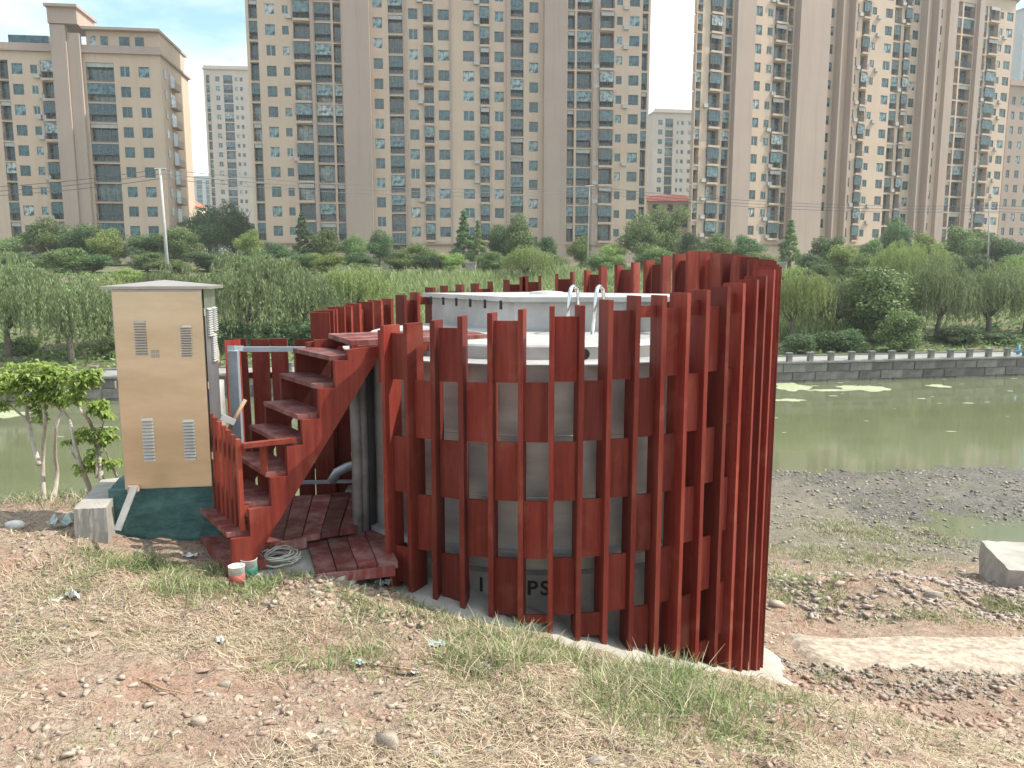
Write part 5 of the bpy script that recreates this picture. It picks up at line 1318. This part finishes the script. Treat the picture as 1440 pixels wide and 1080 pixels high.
# grass: patches in photo terms -> ground positions
patches = [(230, 812, 110, 24, 3800, 0.13, 0.1), (400, 830, 60, 18, 700, 0.10, 0.25), (120, 830, 60, 20, 600, 0.10, 0.3), (60, 750, 70, 14, 500, 0.08, 0.5), (230, 770, 70, 8, 350, 0.16, 0.35),
 (300, 905, 120, 18, 800, 0.07, 0.3), (400, 935, 90, 22, 900, 0.07, 0.35), (500, 850, 70, 14, 700, 0.07, 0.3), (680, 905, 90, 22, 2300, 0.12, 0.25), (820, 935, 120, 34, 4600, 0.17, 0.3), (940, 985, 95, 30, 1700, 0.15, 0.35), (720, 905, 110, 26, 3200, 0.14, 0.2), (640, 880, 60, 16, 1200, 0.12, 0.2), (1010, 1040, 80, 24, 500, 0.10, 0.4), (640, 870, 60, 14, 800, 0.08, 0.35),
 (870, 1040, 60, 26, 350, 0.06, 0.5), (760, 1040, 80, 30, 350, 0.06, 0.6), (1350, 1050, 90, 24, 1600, 0.09, 0.3), (1190, 1010, 50, 14, 400, 0.08, 0.4), (1090, 985, 30, 12, 200, 0.08, 0.5), (1130, 825, 60, 16, 2400, 0.12, 0.15), (1110, 815, 35, 14, 1000, 0.12, 0.1), (1235, 752, 90, 16, 4200, 0.12, 0.4), (1190, 785, 110, 16, 3200, 0.12, 0.45),
 (1330, 868, 70, 14, 900, 0.12, 0.2), (1400, 855, 60, 20, 1600, 0.12, 0.3), (1300, 745, 60, 10, 600, 0.10, 0.5), (1170, 958, 40, 14, 250, 0.10, 0.3), (1260, 870, 40, 10, 200, 0.10, 0.35),
 (40, 900, 50, 22, 350, 0.06, 0.6), (20, 960, 50, 30, 250, 0.06, 0.6), (310, 790, 60, 10, 500, 0.14, 0.2), (560, 985, 120, 30, 400, 0.05, 0.6), (420, 1050, 200, 30, 300, 0.05, 0.7), (110, 1040, 100, 30, 200, 0.05, 0.7), (5, 870, 30, 30, 250, 0.07, 0.5)]
X, Y, Hh, Dr = [], [], [], []
for px, py, rx, ry, cnt, hb, dry in patches:
    c0 = ground_hit(px, py); c1 = ground_hit(px + rx, py); c2 = ground_hit(px, py - ry); c3 = ground_hit(px, py + ry)
    sx = (c1 - c0).length; sy = min((c2.xy - c0.xy).length, 3 * (c3.xy - c0.xy).length + 0.1); cnt = int(cnt * 1.5)
    a = rng.normal(0, 0.55, (cnt, 2)); xx = c0.x + a[:, 0] * sx; yy = c0.y + a[:, 1] * sy
    k = fbm(xx * 3.0, yy * 3.0, 3, 21) > (-0.35 if cnt > 3000 else 0.0) + rng.uniform(-.4, .4, cnt)
    xx, yy = xx[k], yy[k]; X.append(xx); Y.append(yy); Hh.append(hb * rng.uniform(0.25, 1.0, len(xx)) * (1 + 0.5 * fbm(xx * 4, yy * 4, 2, 33))); Dr.append(np.where(rng.uniform(0, 1, len(xx)) < dry + 0.08 + 0.25 * fbm(xx * 1.7, yy * 1.7, 2, 44), 1, 0))
# thin general sprinkling
cnt = 5500; xx = rng.uniform(-6, 7, cnt); yy = rng.uniform(2.6, 10.5, cnt); k = fbm(xx * 1.3, yy * 1.3, 3, 50) > 0.1; xx, yy = xx[k], yy[k]
X.append(xx); Y.append(yy); Hh.append(rng.uniform(0.02, 0.07, len(xx))); Dr.append(np.where(rng.uniform(0, 1, len(xx)) < 0.55, 1, 0))
cnt = 9000; xx = rng.uniform(-9, -3.2, cnt); yy = rng.uniform(6.8, 8.8, cnt); X.append(xx); Y.append(yy); Hh.append(rng.uniform(0.04, 0.16, len(xx))); Dr.append(np.where(rng.uniform(0, 1, len(xx)) < 0.6, 1, 0))
X, Y, Hh, Dr = map(np.concatenate, (X, Y, Hh, Dr)); ok = free(X, Y); X, Y, Hh, Dr = X[ok], Y[ok], Hh[ok], Dr[ok]
Z = height(X, Y)
for nm, sel, mat, lab in (('green_grass', Dr == 0, 'grass', 'green grass tufts growing over the near slope'), ('dry_grass', Dr == 1, 'straw', 'dry yellow grass standing on the near slope')):
    vs, fs, T = blades(X[sel], Y[sel], Z[sel] - 0.01, Hh[sel], 0.0038 + 0.0006 * Y[sel], rng.uniform(0.25, 1.5, sel.sum()))
    o = link(bpy.data.objects.new(nm, np_mesh(nm, vs, fs, [M[mat]], T))); tag(o, lab, 'grass', kind='stuff')
# fallen straw
def straw(n, x0, x1, y0, y1, seed, L0, L1, wd, thr):
    x = rng.uniform(x0, x1, n); y = rng.uniform(y0, y1, n); k = (fbm(x * 1.1, y * 1.1, 3, seed) > thr + rng.uniform(-.3, .3, n)) & free(x, y); x, y = x[k], y[k]; n = len(x)
    a = rng.uniform(0, 6.283, n); L = rng.uniform(L0, L1, n); dx, dy = np.cos(a) * L / 2, np.sin(a) * L / 2; wx_, wy_ = -np.sin(a) * wd, np.cos(a) * wd
    zc = height(x, y, True) + rng.uniform(0.004, 0.022, n); z0_ = height(x - dx, y - dy) + 0.006; z1_ = height(x + dx, y + dy) + rng.uniform(0.003, 0.03, n)
    P = np.empty((n, 6, 3)); bx, by = rng.normal(0, .15, n) * L, rng.normal(0, .15, n) * L
    P[:, 0] = np.c_[x - dx, y - dy, z0_]; P[:, 1] = np.c_[x - dx + wx_, y - dy + wy_, z0_]
    P[:, 2] = np.c_[x + bx, y + by, zc]; P[:, 3] = np.c_[x + bx + wx_, y + by + wy_, zc]
    P[:, 4] = np.c_[x + dx, y + dy, z1_]; P[:, 5] = np.c_[x + dx + wx_, y + dy + wy_, z1_]
    b_ = np.arange(n)[:, None] * 6; f_ = np.concatenate([b_ + np.array([0, 1, 3, 2]), b_ + np.array([2, 3, 5, 4])]); T = rng.uniform(0, 1, n)
    return P.reshape(-1, 3), f_, np.concatenate([T, T])
vs, fs, T = straw(60000, -3.6, 4.2, 2.7, 6.2, 61, 0.03, 0.16, 0.0030, 0.14)
o = link(bpy.data.objects.new('fallen_straw', np_mesh('fallen_straw', vs, fs, [M['straw']], T))); tag(o, 'fallen dry straw scattered over the near soil', 'straw', kind='stuff')
vs, fs, T = straw(14000, -6, 7.5, 6.0, 11.0, 62, 0.05, 0.2, 0.005, -0.1)
o = link(bpy.data.objects.new('fallen_straw', np_mesh('fallen_straw', vs, fs, [M['straw']], T))); tag(o, 'dry straw farther down the slope and terrace', 'straw', kind='stuff')

# stones
import bmesh
def rock_verts(seed, sub=2, flat=0.6, jit=0.05):
    bm = bmesh.new(); bmesh.ops.create_icosphere(bm, subdivisions=sub, radius=1)
    r_ = np.random.default_rng(seed); pl = rdir(11); offs = r_.uniform(0.42, 0.8, 11)
    vs = np.array([v.co[:] for v in bm.verts])
    for nrm_, o_ in zip(pl, offs):
        d = vs @ nrm_; k = d > o_; vs[k] -= np.outer(d[k] - o_, nrm_)
    vs *= (1 + jit * r_.normal(size=(len(vs), 1))); vs[:, 2] *= flat; vs[:, 0] *= r_.uniform(0.9, 1.35)
    fs = np.array([[v.index for v in f.verts] for f in bm.faces]); bm.free(); return vs, fs
def hull_rock(seed, npts=11, flat=0.62):
    r_ = np.random.default_rng(seed); bm = bmesh.new()
    for p_ in r_.uniform(-1, 1, (npts, 3)) * np.array([1.15, 0.85, flat]): bm.verts.new(p_)
    res = bmesh.ops.convex_hull(bm, input=bm.verts)
    for v in [v for v in bm.verts if not v.link_faces]: bm.verts.remove(v)
    bm.verts.index_update(); vs = np.array([v.co[:] for v in bm.verts]); fs = np.array([[v.index for v in f.verts] for f in bm.faces]); bm.free(); return vs, fs
def gravel(name, n, x0, x1, y0, y1, s0, s1, mat, label, thr, seed, zlim=None):
    protos = [hull_rock(300 + i) for i in range(6)]
    x = rng.uniform(x0, x1, n); y = rng.uniform(y0, y1, n); k = (fbm(x * 1.5, y * 1.5, 3, seed) > thr + rng.uniform(-.4, .4, n)) & free(x, y); x, y = x[k], y[k]; n = len(x); z = height(x, y)
    if zlim is not None: k = (z > zlim[0]) & (z < zlim[1]); x, y, z = x[k], y[k], z[k]; n = len(x)
    V_, F_, off = [], [], 0
    s = s0 + (s1 - s0) * rng.uniform(0, 1, n) ** 3.2
    which = rng.integers(0, 6, n)
    for j in range(6):
        sel = which == j; c = sel.sum(); pv, pf = protos[j]; a = rng.uniform(0, 6.283, c); ca, sa = np.cos(a)[:, None], np.sin(a)[:, None]; ss = s[sel][:, None]
        P = np.stack([(pv[:, 0] * ca - pv[:, 1] * sa) * ss + x[sel][:, None], (pv[:, 0] * sa + pv[:, 1] * ca) * ss + y[sel][:, None], pv[:, 2] * ss + z[sel][:, None] + ss * 0.12], -1)
        V_.append(P.reshape(-1, 3)); F_.append((np.arange(c)[:, None, None] * len(pv) + pf[None] + off).reshape(-1, 3)); off += c * len(pv)
    o = link(bpy.data.objects.new(name, np_mesh(name, np.concatenate(V_), np.concatenate(F_), [mat]))); tag(o, label, 'gravel', kind='stuff')
gravel('gravel', 11000, -3.6, 4.5, 2.7, 6.3, 0.004, 0.03, M['rock_tan'], 'loose tan gravel over the near slope', -0.4, 70)
gravel('gravel', 5000, -3.6, 4.5, 2.7, 6.3, 0.004, 0.032, M['rock_red'], 'reddish gravel and clods over the near slope', -0.1, 71)
gravel('gravel', 5000, -6, 8, 5.8, 11.5, 0.008, 0.04, M['rock_grey'], 'grey gravel on the lower terrace', 0.0, 72)
gravel('gravel', 3500, 2.9, 9.5, 7.2, 8.1, 0.01, 0.05, M['rock_grey'], 'band of grey gravel along the near edge of the pale track', -0.5, 75)
gravel('gravel', 4200, 8.0, 18, 15, 24, 0.012, 0.07, simple('wet_stone', (0.09, 0.08, 0.07), (0.30, 0.28, 0.23), 0.45, 0, 3), 'dark stones breaking the surface of the shallow water at right', -0.2, 76)
gravel('gravel', 9000, 1, 17, 10, 23.5, 0.01, 0.07, M['rock_grey'], 'stones on the mud flat beside the river', -0.1, 73)
gravel('gravel', 900, 3.0, 9.5, 7.9, 9.1, 0.008, 0.035, M['rock_tan'], 'tan gravel strewn over the pale track', -0.3, 77)
gravel('rubble', 5200, 3.9, 7.8, 9.7, 11.9, 0.006, 0.075, simple('rubble_stone', (0.27, 0.205, 0.17), (0.41, 0.34, 0.295), 0.9, 0, 6, None, 0.5, 0.02), 'heap of broken rubble below the track', -0.1, 74)
gravel('gravel', 420, -1.75, -0.35, 5.0, 5.75, 0.006, 0.045, M['rock_tan'], 'broken stones and soil lumps in front of the lower landing', -0.3, 79)
gravel('gravel', 420, -1.75, -0.35, 5.0, 5.75, 0.006, 0.045, M['rock_red'], 'reddish lumps in front of the lower landing', -0.2, 80)
gravel('clods', 1500, 2.0, 5.0, 5.2, 7.6, 0.01, 0.06, M['rock_red'], 'reddish clods on the slope below the right end of the footing', -0.5, 78)
protos = [hull_rock(520 + i, 22, 0.8) for i in range(6)]
rock_me = {}
def stone(px, py, wpx, mk, label, flat=1.0, vi=None, name='stone'):
    p = ground_hit(px, py); s = wpx / 2 / F_PX * p.y; vi = random.randrange(6) if vi is None else vi
    if (vi, mk) not in rock_me: rock_me[(vi, mk)] = np_mesh('stone', protos[vi][0], protos[vi][1], [M[mk]])
    o = link(bpy.data.objects.new(name, rock_me[(vi, mk)])); o.location = (p.x, p.y, p.z + s * 0.18 * flat); o.scale = (s, s * 0.8, s * flat); o.rotation_euler = (random.uniform(-.15, .15), random.uniform(-.15, .15), random.uniform(-.4, .4))
    tag(o, label, 'stone', 'loose stones on the near slope')
for a in [(548, 1050, 36, 'rock_tan', 'tan boulder-like stone at the bottom edge left of centre', 1.3), (612, 1063, 24, 'rock_grey', 'grey stone right of the largest tan stone', 0.9), (563, 1066, 20, 'rock_grey', 'small greenish grey stone touching the largest tan stone', 0.8),
 (282, 1018, 26, 'rock_tan', 'round cream stone above the bottom edge on the left', 0.9), (318, 965, 20, 'rock_grey', 'dark grey angular stone in the left foreground', 0.9), (300, 978, 22, 'rock_grey', 'pale grey slab-like stone below the dark angular one', 0.5),
 (282, 943, 30, 'rock_red', 'flat reddish stone in the left foreground', 0.3), (368, 1033, 18, 'rock_red', 'dark red stone left of the bottom centre', 0.8), (110, 1074, 44, 'rock_red', 'wide reddish slab at the bottom left edge', 0.3),
 (433, 1036, 26, 'rock_tan', 'flat tan stone near the bottom edge, left of the red one', 0.35), (125, 895, 34, 'rock_red', 'brown flat clod in the left middle ground', 0.35), (86, 886, 14, 'rock_tan', 'small pale stone left of the brown clod', 0.7),
 (865, 1030, 28, 'rock_red', 'brown rounded stone right of centre near the bottom', 0.7), (845, 1036, 18, 'rock_red', 'smaller brown stone beside the rounded brown one', 0.8), (838, 1072, 36, 'rock_grey', 'pale grey stone cut by the bottom edge at centre', 0.8),
 (653, 1000, 20, 'rock_grey', 'grey flat stone below centre', 0.5), (730, 1008, 12, 'rock_tan', 'little tan stone below centre', 0.9), (690, 1058, 28, 'rock_grey', 'flat whitish stone near the bottom centre', 0.35),
 (463, 850, 18, 'rock_tan', 'stone at the front of the lower landing, left one', 0.7), (480, 840, 16, 'rock_tan', 'stone just under the lower landing edge', 0.8), (448, 838, 18, 'rock_red', 'reddish stone in front of the lower landing', 0.8), (515, 835, 18, 'rock_tan', 'stone beside the first boards of the enclosure', 0.7),
 (1060, 1065, 20, 'rock_red', 'reddish stone at the bottom right of centre', 0.6), (925, 1018, 14, 'rock_red', 'small reddish stone below the long grass', 0.7), (1093, 852, 26, 'rock_tan', 'rounded pinkish stone just right of the enclosure base', 0.9), (1315, 838, 30, 'rock_grey', 'dark grey stone on top of the rubble heap', 0.9),
 (1155, 818, 28, 'rock_red', 'reddish stone at the left end of the rubble heap', 0.7), (1180, 822, 18, 'rock_tan', 'tan stone on the rubble heap', 0.7), (390, 985, 12, 'rock_tan', 'small tan stone in the left foreground', 0.8), (200, 1040, 20, 'rock_tan', 'half-buried tan stone in the left foreground', 0.5), (250, 1052, 16, 'rock_red', 'small reddish stone near the bottom left', 0.7)]:
    stone(*a)
# litter
def litter(px, py, w, h, mat, label, name='plastic_scrap', fold=0.5, seed=0):
    p = ground_hit(px, py); s = w / F_PX * p.y; hh_ = h / F_PX * p.y; N = 7; r_ = random.Random(seed); m = MB()
    for i in range(N):
        for j in range(N):
            u_, v_ = i / (N - 1) - .5, j / (N - 1) - .5
            m.v.append((p.x + u_ * s + r_.gauss(0, s * .05), p.y + v_ * s * 0.6 + r_.gauss(0, s * .05), p.z + 0.012 + hh_ * abs(math.sin(u_ * 5 + v_ * 3 + seed)) * (0.4 + 0.6 * r_.random()) * fold * 1.6))
    for i in range(N - 1):
        for j in range(N - 1): a_ = i * N + j; m.f.append([a_, a_ + N, a_ + N + 1, a_ + 1]); m.m.append(0)
    o = lab_obj(m, name, mat, tuple(p), label, 'litter'); sol = None
    return o
litter(103, 845, 20, 22, M['plastic_white'], 'white crumpled plastic scrap in the left middle ground', seed=1)
litter(75, 847, 24, 5, M['plastic_white'], 'thin white plastic strip left of the crumpled scrap', seed=2)
litter(310, 908, 16, 16, M['plastic_white'], 'white crumpled cup in the left foreground grass', 'crushed_cup', seed=3)
litter(583, 949, 16, 10, M['plastic_white'], 'small white wrapper left of the centre', 'wrapper', seed=4)
litter(615, 910, 24, 8, M['plastic_teal'], 'pale teal plastic lid near the long grass', seed=5)
litter(676, 942, 30, 8, M['plastic_white'], 'flat off-white sheet in front of the long grass', seed=6)
litter(505, 936, 18, 9, M['plastic_teal'], 'pale teal scrap left of the white wrapper', seed=7)
litter(538, 824, 22, 9, M['plastic_teal'], 'pale teal scrap beside the first boards of the enclosure', seed=8)
litter(88, 742, 34, 26, M['plastic_teal'], 'crumpled pale bag beside the grey concrete block', 'crumpled_bag', seed=9)
litter(265, 784, 22, 6, M['plastic_white'], 'whitish scrap at the foot of the stairs, left side', seed=10)
p = ground_hit(20, 746); m = MB(); m.tube([p + Vector((-0.06, 0, 0.04)), p + Vector((0.0, 0.01, 0.045)), p + Vector((0.05, 0.02, 0.04)), p + Vector((0.075, 0.02, 0.04))], [0.03, 0.04, 0.035, 0.012], 12)
lab_obj(m, 'plastic_bottle', M['plastic_white'], tuple(p), 'round white plastic bottle lying at the far left', 'bottle', True)
# dry twigs
random.seed(14)
def twig(px, py, L, label):
    p = ground_hit(px, py); a = random.uniform(-.5, .5); m = MB(); d = Vector((math.cos(a), math.sin(a), 0)); pts = [p + d * (L * (i / 4 - .5)) + Vector((0, random.uniform(-.02, .02), 0.02 + random.uniform(0, .015))) for i in range(5)]
    m.tube(pts, [0.006, 0.006, 0.005, 0.004, 0.002], 6); lab_obj(m, 'twig', M['wood_raw'], tuple(p), label, 'twig', True)
twig(230, 975, 0.35, 'brown twig lying in the left foreground'); twig(355, 930, 0.3, 'thin twig behind the grey stones'); twig(560, 945, 0.5, 'long thin root left of the white wrapper'); twig(930, 850, 0.3, 'short stick at the base of the enclosure')

# ------------------------------------------------------------------ haze
hzm = bpy.data.materials.new('haze_air'); hzm.use_nodes = True; nt = hzm.node_tree; nt.nodes.clear()
out = nt.nodes.new('ShaderNodeOutputMaterial'); pv = nt.nodes.new('ShaderNodeVolumePrincipled')
pv.inputs['Density'].default_value = 0.00042; pv.inputs['Color'].default_value = (0.90, 0.93, 0.97, 1); pv.inputs['Anisotropy'].default_value = 0.2
nt.links.new(pv.outputs[0], out.inputs['Volume'])
m = MB(); m.box(-900, 900, -80, 760, -14, 92); o = m.build('haze', hzm); tag(o, kind='stuff')
